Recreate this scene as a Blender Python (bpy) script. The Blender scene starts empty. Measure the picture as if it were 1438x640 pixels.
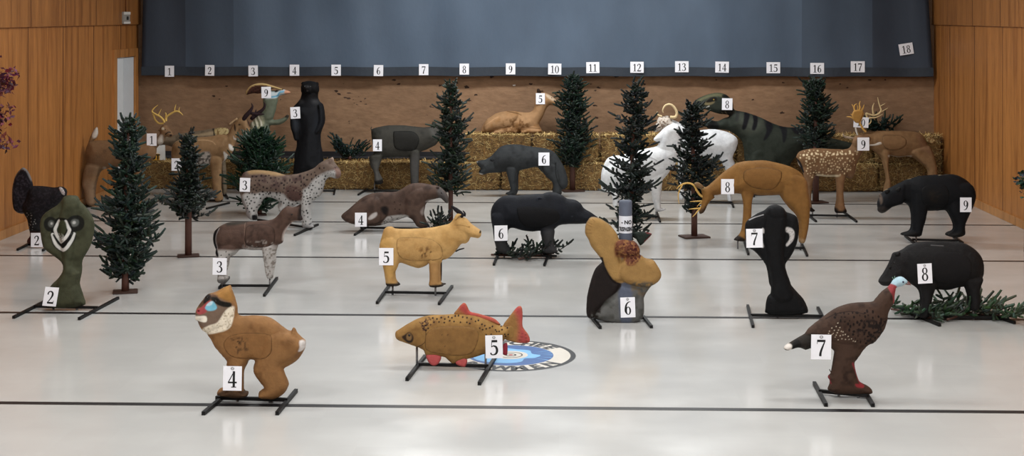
import bpy, math, random
import numpy as np
from mathutils import Vector, Matrix
from mathutils.geometry import delaunay_2d_cdt
from mathutils.bvhtree import BVHTree

# ------------------------------------------------------------------ frame
W, Hh = 1438, 640
F = 2000.0                      # focal length in pixels
CAMH = 2.6                      # eye height (m)
HOR = 20.0                      # horizon row
CX = 719.0
TH = math.atan(66.0 / F)        # camera turned slightly against the room
CT, ST = math.cos(TH), math.sin(TH)
C = bpy.context.scene.collection

def PW(px, py, Z):
    u = (px - CX) / F * Z
    return Vector((-ST * Z + CT * u, CT * Z + ST * u, CAMH - (py - HOR) / F * Z))

def FL(px, py, z=0.0):          # point on the floor seen at a pixel
    Z = F * (CAMH - z) / (py - HOR)
    return PW(px, py, Z)

def onY(px, py, Y):             # on the plane Y = const
    Z = Y / (CT + ST * (px - CX) / F)
    return PW(px, py, Z)

def onX(px, py, X):
    Z = X / (-ST + CT * (px - CX) / F)
    return PW(px, py, Z)

def lin(c, k=1.0):
    out = []
    for v in c[:3]:
        v = v / 255.0
        v = v / 12.92 if v <= 0.04045 else ((v + 0.055) / 1.055) ** 2.4
        out.append(min(0.95, v * k))
    return tuple(out) + (1.0,)

# ------------------------------------------------------------------ materials
MATS = {}
def mat(name, rgb=(128,128,128), rough=0.7, var=0.12, nscale=18.0, bump=0.15, bscale=90.0, metal=0.0, attr=None, stretch=None, spec=0.4, emit=0, k=1.0):
    if name in MATS: return MATS[name]
    m = bpy.data.materials.new(name); m.use_nodes = True
    nt = m.node_tree; N = nt.nodes; L = nt.links
    b = N['Principled BSDF']
    b.inputs['Roughness'].default_value = rough
    b.inputs['Metallic'].default_value = metal
    b.inputs['Specular IOR Level'].default_value = spec
    tc = N.new('ShaderNodeTexCoord')
    mp = N.new('ShaderNodeMapping'); L.new(tc.outputs['Object'], mp.inputs['Vector'])
    if stretch: mp.inputs['Scale'].default_value = stretch
    no = N.new('ShaderNodeTexNoise'); no.inputs['Scale'].default_value = nscale; no.inputs['Detail'].default_value = 5
    L.new(mp.outputs[0], no.inputs['Vector'])
    mr = N.new('ShaderNodeMapRange'); mr.inputs[1].default_value = .25; mr.inputs[2].default_value = .75
    mr.inputs[3].default_value = 1 - var; mr.inputs[4].default_value = 1 + var
    L.new(no.outputs['Fac'], mr.inputs[0])
    vm = N.new('ShaderNodeVectorMath'); vm.operation = 'SCALE'
    if attr:
        at = N.new('ShaderNodeAttribute'); at.attribute_name = attr
        L.new(at.outputs['Color'], vm.inputs[0])
    else:
        vm.inputs[0].default_value = lin(rgb, k)[:3]
    L.new(mr.outputs[0], vm.inputs['Scale'])
    L.new(vm.outputs[0], b.inputs['Base Color'])
    if bump:
        n2 = N.new('ShaderNodeTexNoise'); n2.inputs['Scale'].default_value = bscale; n2.inputs['Detail'].default_value = 4
        L.new(mp.outputs[0], n2.inputs['Vector'])
        bp = N.new('ShaderNodeBump'); bp.inputs['Strength'].default_value = bump; bp.inputs['Distance'].default_value = .01
        L.new(n2.outputs['Fac'], bp.inputs['Height']); L.new(bp.outputs[0], b.inputs['Normal'])
    MATS[name] = m
    return m

def foam(): return mat('foam_paint', attr='Col', rough=.72, var=.13, nscale=22, bump=.35, bscale=70, spec=.16)

# ------------------------------------------------------------------ objects
def ob(name, verts, faces, m=None, parent=None, smooth=True, cols=None):
    me = bpy.data.meshes.new(name)
    me.from_pydata([tuple(v) for v in verts], [], [tuple(int(i) for i in f) for f in faces])
    if smooth and len(me.polygons): me.polygons.foreach_set('use_smooth', [True] * len(me.polygons))
    if cols is not None:
        ca = me.color_attributes.new(name='Col', type='FLOAT_COLOR', domain='POINT')
        a = np.ones((len(verts), 4), dtype=np.float32); a[:, :3] = np.asarray(cols)[:, :3]
        ca.data.foreach_set('color', a.ravel())
    me.update()
    if m: me.materials.append(m)
    o = bpy.data.objects.new(name, me); C.objects.link(o)
    if parent: o.parent = parent
    return o

def empty(name, loc, rz=0.0):
    o = bpy.data.objects.new(name, None); C.objects.link(o)
    o.location = loc; o.rotation_euler = (0, 0, rz); o.empty_display_size = .1
    return o

def tag(o, label=None, cat=None, group=None, kind=None):
    if label: o['label'] = label
    if cat: o['category'] = cat
    if group: o['group'] = group
    if kind: o['kind'] = kind
    return o

class MB:
    def __init__(s): s.v = []; s.f = []; s.c = []
    def add(s, vs, fs, col=None):
        n = len(s.v); s.v += [tuple(v) for v in vs]; s.f += [tuple(i + n for i in f) for f in fs]
        if col is not None: s.c += [col] * len(vs)
    def box(s, lo, hi):
        x0, y0, z0 = lo; x1, y1, z1 = hi
        s.add([(x0,y0,z0),(x1,y0,z0),(x1,y1,z0),(x0,y1,z0),(x0,y0,z1),(x1,y0,z1),(x1,y1,z1),(x0,y1,z1)],
              [(0,3,2,1),(4,5,6,7),(0,1,5,4),(1,2,6,5),(2,3,7,6),(3,0,4,7)])
    def bbox(s, lo, hi, b=.01):      # bevelled box
        x0, y0, z0 = lo; x1, y1, z1 = hi
        import bmesh
        bm = bmesh.new(); bmesh.ops.create_cube(bm, size=1)
        for v in bm.verts:
            v.co = Vector(((x0+x1)/2 + v.co.x*(x1-x0), (y0+y1)/2 + v.co.y*(y1-y0), (z0+z1)/2 + v.co.z*(z1-z0)))
        bmesh.ops.bevel(bm, geom=list(bm.edges), offset=b, segments=2, affect='EDGES')
        bm.verts.ensure_lookup_table()
        s.add([v.co[:] for v in bm.verts], [[v.index for v in f.verts] for f in bm.faces]); bm.free()
    def tube(s, pts, rad, n=8, cap=True, col=None, up=None):
        pts = [Vector(p) for p in pts]
        if not hasattr(rad, '__len__'): rad = [rad] * len(pts)
        vs, fs = [], []
        prev = None
        for i, p in enumerate(pts):
            d = (pts[min(i+1, len(pts)-1)] - pts[max(i-1, 0)])
            d = d.normalized() if d.length > 1e-9 else Vector((0,0,1))
            if prev is None:
                a = Vector(up) if up else (Vector((0,0,1)) if abs(d.z) < .9 else Vector((1,0,0)))
            else: a = prev
            x = (a - d * a.dot(d)).normalized(); y = d.cross(x); prev = x
            for k in range(n):
                t = 2*math.pi*(k+.5)/n
                vs.append(p + (x*math.cos(t) + y*math.sin(t)) * rad[i])
        for i in range(len(pts)-1):
            for k in range(n):
                a = i*n+k; b = i*n+(k+1)%n
                fs.append((a, b, b+n, a+n))
        if cap:
            fs.append(tuple(range(n-1, -1, -1))); fs.append(tuple(range((len(pts)-1)*n, len(pts)*n)))
        s.add(vs, fs, col)
    def build(s, name, m=None, parent=None, smooth=False):
        return ob(name, s.v, s.f, m, parent, smooth, s.c if s.c else None)

def catmull(P, sub=4, closed=True):
    P = [np.array(p, float) for p in P]; n = len(P); out = []
    rng = range(n) if closed else range(n-1)
    for i in rng:
        if closed: p0, p1, p2, p3 = P[i-1], P[i], P[(i+1) % n], P[(i+2) % n]
        else: p0, p1, p2, p3 = P[max(i-1,0)], P[i], P[i+1], P[min(i+2, n-1)]
        for k in range(sub):
            t = k / sub
            out.append(.5*((2*p1) + (-p0+p2)*t + (2*p0-5*p1+4*p2-p3)*t*t + (-p0+3*p1-3*p2+p3)*t**3))
    if not closed: out.append(P[-1])
    return np.array(out)

def cr(ox, oy, s, txt):          # coordinates read off an enlarged crop
    a = [float(t) for t in txt.replace(',', ' ').split()]
    return [(ox + a[i]/s, oy + a[i+1]/s) for i in range(0, len(a), 2)]

def seg_dist(P, poly, closed=True):
    A = poly; B = np.roll(poly, -1, 0) if closed else poly[1:]
    if not closed: A = poly[:-1]
    d = np.full(len(P), 1e9)
    for a, b in zip(A, B):
        ab = b - a; L = max(ab @ ab, 1e-12)
        t = np.clip(((P - a) @ ab) / L, 0, 1)
        q = P - (a + t[:, None]*ab)
        d = np.minimum(d, (q*q).sum(1))
    return np.sqrt(d)

def inside(P, poly):
    x, y = P[:, 0], P[:, 1]; r = np.zeros(len(P), bool)
    n = len(poly)
    for i in range(n):
        x1, y1 = poly[i]; x2, y2 = poly[(i+1) % n]
        c = ((y1 > y) != (y2 > y))
        if not c.any(): continue
        xi = (x2-x1)*(y-y1)/((y2-y1) if abs(y2-y1) > 1e-12 else 1e-12) + x1
        r ^= c & (x < xi)
    return r

def vnoise(P, sc, seed=0):
    P = P*sc + seed*17.3; i = np.floor(P).astype(int); f = P - i; f = f*f*(3-2*f)
    def h(ix, iy):
        v = np.sin(ix*127.1 + iy*311.7 + seed*74.7)*43758.5453
        return v - np.floor(v)
    a = h(i[:,0], i[:,1]); b = h(i[:,0]+1, i[:,1]); c = h(i[:,0], i[:,1]+1); d = h(i[:,0]+1, i[:,1]+1)
    return (a*(1-f[:,0])+b*f[:,0])*(1-f[:,1]) + (c*(1-f[:,0])+d*f[:,0])*f[:,1]

def inflate(pts, T, off=0.0, R=None, g=2.0, sub=3, back=None):
    """A closed rounded body grown from an outline: returns verts (x right, y depth, z down; px units) and faces."""
    poly = catmull(pts, sub) if sub > 1 else np.array(pts, float)
    keep = [poly[0]]
    for p in poly[1:]:
        if np.hypot(*(p-keep[-1])) > .45: keep.append(p)
    if np.hypot(*(keep[0]-keep[-1])) < .45: keep.pop()
    poly = np.array(keep)
    if R is None: R = T
    x0, y0 = poly.min(0); x1, y1 = poly.max(0)
    xs = np.arange(x0+g/2, x1, g); ys = np.arange(y0+g/2, y1, g)
    G = np.array([(x + (j % 2)*g/2, y) for j, y in enumerate(ys) for x in xs])
    if len(G):
        G = G[inside(G, poly)]
    if len(G):
        d = seg_dist(G, poly); G = G[d > g*.35]
    nb = len(poly)
    allp = [Vector(p) for p in poly] + [Vector(p) for p in G]
    vs, es, fs, *_ = delaunay_2d_cdt(allp, [], [list(range(nb))], 1, 1e-4)
    P = np.array([(v.x, v.y) for v in vs])
    d = seg_dist(P, poly)
    bd = d < 1e-3
    dn = np.minimum(d, R)/R
    t = T*np.sqrt(np.clip(1-(1-dn)**2, 0, 1))
    t[bd] = 0
    n = len(P)
    tb = t if back is None else t*back
    verts = [(P[i,0], off - t[i], P[i,1]) for i in range(n)]
    idx = {}
    for i in range(n):
        if bd[i]: idx[i] = i
        else: idx[i] = len(verts); verts.append((P[i,0], off + tb[i], P[i,1]))
    faces = []
    for f in fs:
        faces.append(tuple(f)); faces.append(tuple(idx[i] for i in reversed(f)))
    return verts, faces

# ------------------------------------------------------------------ paint on foam, worked out in outline coordinates
def paint(P, base, ops, k):
    col = np.tile(np.array(lin(base, k)[:3]), (len(P), 1))
    for op in ops:
        kind = op[0]
        if kind == 'P':
            _, pts, rgb, *r = op; soft = r[0] if r else .8
            poly = catmull(pts, 3)
            d = seg_dist(P, poly); s = np.where(inside(P, poly), d, -d)
            w = np.clip(s/soft*.5+.5, 0, 1)
        elif kind == 'M':     # mottled polygon
            _, pts, rgb, soft, sc, thr = op
            poly = catmull(pts, 3)
            d = seg_dist(P, poly); s = np.where(inside(P, poly), d, -d)
            nz = vnoise(P, sc, 3)*.65 + vnoise(P, sc*2.3, 5)*.35
            w = np.clip(s/soft*.5+.5, 0, 1)*np.clip((nz-thr)/(.35 if sc <= .2 else .15), 0, 1)
        elif kind == 'L':
            _, pts, wd, rgb, *r = op; soft = r[0] if r else .6
            pl = catmull(pts, 4, False)
            w = np.clip((wd/2 - seg_dist(P, pl, False))/soft+.5, 0, 1)
        elif kind == 'E':
            _, cx, cy, rx, ry, rgb, *r = op; soft = r[0] if r else .8
            q = np.hypot((P[:,0]-cx)/rx, (P[:,1]-cy)/ry)
            w = np.clip((1-q)*min(rx, ry)/soft+.5, 0, 1)
        elif kind == 'S':     # spots
            _, pts, n, r0, r1, rgb, seed, mind = op
            poly = catmull(pts, 3); rr = random.Random(seed); w = np.zeros(len(P)); got = []
            lo, hi = poly.min(0), poly.max(0); tries = 0
            while len(got) < n and tries < n*60:
                tries += 1
                c = np.array([[rr.uniform(lo[0], hi[0]), rr.uniform(lo[1], hi[1])]])
                if not inside(c, poly)[0]: continue
                if any(np.hypot(*(c[0]-q)) < mind for q in got): continue
                got.append(c[0]); rad = rr.uniform(r0, r1); e = rr.uniform(.7, 1.3)
                q = np.hypot((P[:,0]-c[0,0])/e, (P[:,1]-c[0,1])*e)
                w = np.maximum(w, np.clip((rad-q)/.6+.5, 0, 1))
        elif kind == 'D':     # explicit dots
            _, pts, rad, rgb = op; w = np.zeros(len(P))
            for c in pts:
                w = np.maximum(w, np.clip((rad - np.hypot(P[:,0]-c[0], P[:,1]-c[1]))/.5+.5, 0, 1))
        c = np.array(lin(rgb, k)[:3])
        col = col*(1-w[:, None]) + c*w[:, None]
    lum = col @ np.array([.3,.59,.11])
    gray = lum[:, None]
    col = gray + (col-gray)*.98
    return col*(.15+.85*np.clip(lum/.09, 0, 1))[:, None]

KP = .88     # how light the paints are against the photograph's values

class Fig:
    """One foam target: an Empty at its base, outline coordinates turned into metres at its own distance."""
    def __init__(s, name, label, gx, gy, Z=None, z0=0.0, cat='archery target', flip=False):
        s.Z = Z if Z else F*(CAMH - z0)/(gy-HOR)
        s.s = s.Z/F; s.gx, s.gy = gx, gy
        s.root = empty(name, PW(gx, gy, s.Z), TH)
        tag(s.root, label, cat)
        s.bvh = []; s.layers = []
    def loc(s, px, py, dep=0.0): return Vector(((px-s.gx)*s.s, dep*s.s, (s.gy-py)*s.s))
    def world(s, px, py, dep=0.0):
        l = s.loc(px, py, dep)
        return s.root.location + Vector((CT*l.x - ST*l.y, ST*l.x + CT*l.y, l.z))
    def body(s, layers, base, ops=(), tubes=(), vox=.85, smooth=5, name='body', m=None, k=None):
        V, Fc = [], []
        for L in layers:
            pts, T = L[0], L[1]; off = L[2] if len(L) > 2 else 0; R = L[3] if len(L) > 3 else None
            vs, fs = inflate(pts, T, off, R)
            n = len(V)
            V += [s.loc(v[0], v[2], v[1]) for v in vs]; Fc += [tuple(i+n for i in f) for f in fs]
        for tb in tubes:      # (points (px,py,dep), radii px)
            mb = MB(); pts = catmull(tb[0], 4, False); rr = np.interp(np.linspace(0, 1, len(pts)), np.linspace(0, 1, len(tb[1])), tb[1])
            mb.tube([s.loc(*p) for p in pts], [r*s.s for r in rr], 10)
            n = len(V); V += [Vector(v) for v in mb.v]; Fc += [tuple(i+n for i in f) for f in mb.f]
        me = bpy.data.meshes.new('tmp'); me.from_pydata(V, [], Fc)
        o = bpy.data.objects.new('tmp', me); C.objects.link(o)
        r = o.modifiers.new('r', 'REMESH'); r.mode = 'VOXEL'; r.voxel_size = vox*s.s; r.adaptivity = 0
        sm = o.modifiers.new('s', 'SMOOTH'); sm.factor = .5; sm.iterations = smooth
        dg = bpy.context.evaluated_depsgraph_get(); dg.update()
        e = o.evaluated_get(dg); em = e.to_mesh()
        co = np.empty(len(em.vertices)*3, np.float32); em.vertices.foreach_get('co', co); co = co.reshape(-1, 3)
        fc = [tuple(p.vertices) for p in em.polygons]
        e.to_mesh_clear()
        bpy.data.objects.remove(o); bpy.data.meshes.remove(me)
        P = np.stack([s.gx + co[:,0]/s.s, s.gy - co[:,2]/s.s], 1)
        col = paint(P, base, ops, k or KP)
        b = ob(name, co, fc, m or foam(), s.root, True, col)
        s.bvh.append(BVHTree.FromPolygons([Vector(v) for v in co], fc))
        return b
    def front(s, px, py, default=None):
        l = s.loc(px, py); best = None
        for t in s.bvh:
            h = t.ray_cast(Vector((l.x, -5, l.z)), Vector((0, 1, 0)))
            if h[0] is not None and (best is None or h[0].y < best): best = h[0].y
        return best if best is not None else default
    def core(s, pts, rgb, lift=.9, ops=(), name='core_insert', k=None):
        """the replaceable plug in the flank: a plate that follows the body and stands a little proud of it"""
        poly = catmull(pts, 4)
        x0, y0 = poly.min(0); x1, y1 = poly.max(0); g = 2.0
        G = np.array([(x, y) for y in np.arange(y0, y1, g) for x in np.arange(x0, x1, g)])
        G = G[inside(G, poly)]; G = G[seg_dist(G, poly) > .5]
        vs, es, fs, *_ = delaunay_2d_cdt([Vector(p) for p in poly]+[Vector(p) for p in G], [], [list(range(len(poly)))], 1, 1e-4)
        P = np.array([(v.x, v.y) for v in vs]); d = seg_dist(P, poly); n = len(P)
        ys = [s.front(p[0], p[1]) for p in P]
        good = [y for y in ys if y is not None]; avg = sum(good)/len(good)
        V = []
        for i, p in enumerate(P):
            y = ys[i] if ys[i] is not None else avg
            h = lift*min(1, .25 + d[i]/1.6)
            l = s.loc(p[0], p[1]); V.append(Vector((l.x, y - h*s.s, l.z)))
        Vb = [Vector((v.x, v.y + 3*s.s, v.z)) for v in V]
        faces = [tuple(f) for f in fs]
        nf = len(faces); faces += [tuple(i+n for i in reversed(f)) for f in fs]
        from collections import Counter
        ed = Counter()
        for f in fs:
            for a, b in zip(f, list(f[1:])+[f[0]]): ed[(a, b)] += 1
        for (a, b) in list(ed):
            if (b, a) not in ed: faces.append((b, a, a+n, b+n))
        PP = np.concatenate([P, P])
        col = paint(PP, rgb, list(ops), k or KP)
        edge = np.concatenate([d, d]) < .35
        col[edge] *= .55  # rim darkened: the seam's shadow round the plug is painted in
        return ob(name, V+Vb, faces, foam(), s.root, True, col)
    def fin(s, name, pts, T, off, rgb, ops=(), parent=None, k=None, rough=None, sub=3):
        vs, fs = inflate(pts, T, off, R=max(T*1.5, 1.2), g=1.5, sub=sub)
        co = [s.loc(v[0], v[2], v[1]) for v in vs]
        P = np.array([(v[0], v[2]) for v in vs])
        return ob(name, co, fs, foam(), parent or s.root, True, paint(P, rgb, list(ops), k or KP))
    def tubes(s, name, lines, rgb, k=None, rough=.5, parent=None):
        mb = MB(); c = lin(rgb, k or KP)[:3]
        for pts, rr in lines:
            p = catmull([tuple(q) if len(q) == 3 else (q[0], q[1], 0) for q in pts], 5, False)
            r = np.interp(np.linspace(0, 1, len(p)), np.linspace(0, 1, len(rr)), rr)
            mb.tube([s.loc(*q) for q in p], [a*s.s for a in r], 8, col=c)
        return mb.build(name, foam(), parent or s.root, True)
    def eye(s, px, py, r, rgb=(12,10,10), name='eye'):
        y = s.front(px, py, 0); l = s.loc(px, py)
        import bmesh
        bm = bmesh.new(); bmesh.ops.create_uvsphere(bm, u_segments=12, v_segments=8, radius=r*s.s)
        vs = [(v.co.x+l.x, v.co.y*.6+y, v.co.z+l.z) for v in bm.verts]; fs = [[v.index for v in f.verts] for f in bm.faces]; bm.free()
        return ob(name, vs, fs, mat('eye_%d_%d_%d' % rgb, rgb, .15, .02, bump=0), s.root, True)

# ------------------------------------------------------------------ numerals
def _rib(P):
    p = catmull(P, 5, False); L, R = [], []
    for i in range(len(p)):
        a = p[max(i-1,0)][:2]; b = p[min(i+1,len(p)-1)][:2]; d = b-a; d = d/max(np.hypot(*d), 1e-9)
        nrm = np.array([-d[1], d[0]]); w = p[i][2]
        L.append(p[i][:2]+nrm*w); R.append(p[i][:2]-nrm*w)
    v = L+R; n = len(L)
    return [tuple(x) for x in v], [(i, n+i, n+i+1, i+1) for i in range(n-1)]
def _rect(x0, y0, x1, y1): return [(x0,y0),(x1,y0),(x1,y1),(x0,y1)], [(0,1,2,3)]
def _ring(cx, cy, rx, ry, ix, iy, n=28):
    v = []
    for k in range(n):
        t = 2*math.pi*k/n; v += [(cx+rx*math.cos(t), cy+ry*math.sin(t)), (cx+ix*math.cos(t), cy+iy*math.sin(t))]
    return v, [(2*k, (2*k+2) % (2*n), (2*k+3) % (2*n), 2*k+1) for k in range(n)]
GL = {
 '0': [_ring(.31,.49,.29,.5,.14,.44)],
 '1': [_rect(.245,.03,.395,.97), _rect(.08,0,.56,.05), _rib([(.09,.80,.02),(.2,.86,.035),(.33,.96,.05)])],
 '2': [_rib([(.09,.70,.06),(.12,.86,.05),(.28,.955,.045),(.44,.88,.07),(.47,.70,.08),(.36,.46,.055),(.16,.2,.035),(.05,.07,.03)]), _rect(.04,0,.55,.14), _rib([(.52,.05,.04),(.58,.26,.012)])],
 '3': [_rib([(.09,.78,.055),(.14,.92,.035),(.28,.96,.035),(.43,.87,.07),(.43,.68,.07),(.31,.56,.03),(.2,.53,.02)]), _rib([(.24,.54,.02),(.42,.47,.06),(.5,.28,.08),(.43,.10,.065),(.26,.035,.035),(.12,.07,.045),(.07,.17,.055)])],
 '4': [_rect(.33,.03,.48,.98), _rib([(.42,.97,.03),(.06,.33,.03)]), _rect(.02,.25,.60,.35), _rect(.24,0,.57,.05)],
 '5': [_rect(.14,.83,.54,.98), _rib([(.16,.95,.025),(.13,.53,.02)]), _rib([(.12,.53,.02),(.26,.6,.04),(.44,.53,.07),(.51,.31,.085),(.43,.11,.065),(.25,.035,.035),(.11,.07,.045),(.07,.17,.055)])],
 '6': [_rib([(.54,.95,.02),(.38,.93,.035),(.22,.78,.06),(.13,.5,.075),(.13,.25,.07),(.24,.06,.04)]), _ring(.33,.3,.23,.3,.1,.245)],
 '7': [_rect(.05,.84,.58,.98), _rib([(.07,.95,.03),(.05,.72,.012)]), _rib([(.55,.9,.03),(.4,.55,.055),(.29,.25,.07),(.26,0,.08)])],
 '8': [_ring(.31,.75,.22,.24,.1,.185), _ring(.31,.27,.26,.28,.12,.215)],
}
GL['9'] = [([(.62-x, .98-y) for x, y in v], f) for v, f in GL['6']]
def numeral(txt, cxm, czm, h, parent, y, m, sk=0):
    mb = MB(); adv = .62*h*.92; n = len(txt); x0 = cxm - adv*n/2 + .0*h
    for i, ch in enumerate(txt):
        for v, f in GL[ch]:
            mb.add([(x0 + i*adv + a*h*.92, y, czm - h/2 + b*h) for a, b in v], f)
    return mb.build('numeral', m, parent)

PAPER = lambda: mat('card_paper', (236,236,242), .55, .03, bump=0)
INK = lambda: mat('black_ink', (14,14,18), .5, .02, bump=0)
def card(txt, px, py, w, h, label, fig=None, Z=None, tilt=0.0, pin=False, rz=TH, grp=None, wpos=None, skew=0):
    """a printed number card; fig: pinned on the front of that target"""
    if fig is not None:
        s = fig.s; l = fig.loc(px, py)
        hits = [fig.front(px+a*w*.42, py+b*h*.42) for a in (-1,-.5,0,.5,1) for b in (-1,-.5,0,.5,1)]
        hits = [q for q in hits if q is not None]
        y = (min(hits) if hits else 0) - .004
        wl = fig.root.location + Vector((CT*l.x - ST*y, ST*l.x + CT*y, l.z))
    else:
        s = Z/F if Z else None; wl = wpos
    mw, mh = w*s, h*s
    mb = MB(); mb.box((-mw/2, -.0012, -mh/2), (mw/2, .0012, mh/2))
    if skew: mb.v = [(x + skew*z, y_, z) for x, y_, z in mb.v]
    o = mb.build('number_card', PAPER(), None)
    o.location = wl; o.rotation_euler = (0, math.radians(tilt), rz)
    tag(o, label, 'number card', grp)
    nm = numeral(txt, 0, -mh*.03, mh*.68 if len(txt) == 1 else mh*.7, o, -.0018, INK())
    if pin:
        p = MB(); pts = [(mw*.0+math.cos(t)*mw*.075, -.003, mh*.41+math.sin(t)*mw*.06) for t in np.linspace(0, 2*math.pi, 13)]
        p.tube(pts, mw*.02, 5, cap=False)
        p.build('pin', mat('steel_pin', (150,150,150), .3, .05, metal=.8, bump=0), o, True)
    return o

STEEL = lambda: mat('black_steel', (12,12,13), .5, .15, bump=.05, spec=.25)
ROD = lambda: mat('steel_rod', (120,120,122), .35, .1, metal=.6, bump=0)
def stand(label, bar, feet, spikes=(), thick=.025):
    """bar: two floor pixels; feet: pairs of floor pixels; spikes: (px, bar row, top row)"""
    a = FL(*bar[0]); b = FL(*bar[1]); mid = (a+b)/2
    Zm = F*CAMH/((bar[0][1]+bar[1][1])/2-HOR)
    root = empty('target_stand', (mid.x, mid.y, 0), 0)
    tag(root, label, 'stand')
    o = lambda p, z=0: Vector((p.x-mid.x, p.y-mid.y, z))
    t = thick/2
    mb = MB(); mb.tube([o(a, t*1.9), o(b, t*1.9)], t*1.3, 4, up=(0,0,1)); mb.build('crossbar', STEEL(), root)
    for f in feet:
        p, q = FL(*f[0]), FL(*f[1])
        mb = MB(); mb.tube([o(p, t), o(q, t)], t*1.35, 4, up=(0,0,1)); mb.build('foot_bar', STEEL(), root)
    for px, rb, rt in spikes:
        g = FL(px, rb); hz = (rb-rt)*Zm/F
        mb = MB(); mb.tube([o(g, 0), o(g, hz)], .009, 8); mb.build('spike', ROD(), root, True)
    return root
# ================================================================== ROOM
YH = 21.0            # front of the hay
YB = 21.62           # back wall
XL = onY(194.5, 200, YB).x
XR = onY(1311.5, 200, YB).x
CEIL = 4.6
Y0 = -3.0

def wood_mat(name, rgb, dark, seam=1.22, axis='Y', var=.22):
    m = bpy.data.materials.new(name); m.use_nodes = True
    nt = m.node_tree; N = nt.nodes; L = nt.links; b = N['Principled BSDF']
    b.inputs['Roughness'].default_value = .42; b.inputs['Specular IOR Level'].default_value = .35
    tc = N.new('ShaderNodeTexCoord')
    def noise(sc, scale, det=6, dist=0):
        mp = N.new('ShaderNodeMapping'); mp.inputs['Scale'].default_value = sc; L.new(tc.outputs['Object'], mp.inputs[0])
        n = N.new('ShaderNodeTexNoise'); n.inputs['Scale'].default_value = scale; n.inputs['Detail'].default_value = det; n.inputs['Distortion'].default_value = dist
        L.new(mp.outputs[0], n.inputs[0]); return n
    g1 = noise((1, 1, .06), 9, 7, .6); g2 = noise((1, 1, .12), 38, 4, .2); g3 = noise((1, 1, .5), .55, 3)
    def ramp(n, stops):
        r = N.new('ShaderNodeValToRGB'); L.new(n.outputs['Fac'], r.inputs[0]); e = r.color_ramp.elements
        e[0].position, e[0].color = stops[0]; e[1].position, e[1].color = stops[1]
        for p, c in stops[2:]:
            q = e.new(p); q.color = c
        return r
    r1 = ramp(g1, [(.30, lin(dark)), (.72, lin(rgb, 1.18)), (.5, lin(rgb))])
    r2 = ramp(g2, [(.25, (.80,.80,.80,1)), (.75, (1.10,1.10,1.10,1))])
    r3 = ramp(g3, [(.3, (.84,.82,.80,1)), (.7, (1.1,1.1,1.1,1))])
    def mul(a, bb):
        x = N.new('ShaderNodeMix'); x.data_type = 'RGBA'; x.blend_type = 'MULTIPLY'; x.inputs[0].default_value = 1
        L.new(a, x.inputs[6]); L.new(bb, x.inputs[7]); return x.outputs[2]
    c = mul(mul(r1.outputs[0], r2.outputs[0]), r3.outputs[0])
    if seam:
        sp = N.new('ShaderNodeSeparateXYZ'); L.new(tc.outputs['Object'], sp.inputs[0])
        a = N.new('ShaderNodeMath'); a.operation = 'PINGPONG'; a.inputs[1].default_value = seam/2; L.new(sp.outputs[axis], a.inputs[0])
        l = N.new('ShaderNodeMath'); l.operation = 'LESS_THAN'; l.inputs[1].default_value = .014; L.new(a.outputs[0], l.inputs[0])
        x = N.new('ShaderNodeMix'); x.data_type = 'RGBA'; L.new(l.outputs[0], x.inputs[0]); L.new(c, x.inputs[6]); x.inputs[7].default_value = lin((98,58,28)); c = x.outputs[2]
    L.new(c, b.inputs['Base Color'])
    bp = N.new('ShaderNodeBump'); bp.inputs['Strength'].default_value = .12; bp.inputs['Distance'].default_value = .01
    L.new(g2.outputs['Fac'], bp.inputs['Height']); L.new(bp.outputs[0], b.inputs['Normal'])
    return m

def struct(name, mb, m, parent=None, smooth=False):
    o = mb.build(name, m, parent, smooth)
    if not parent: o['kind'] = 'structure'
    return o

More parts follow.
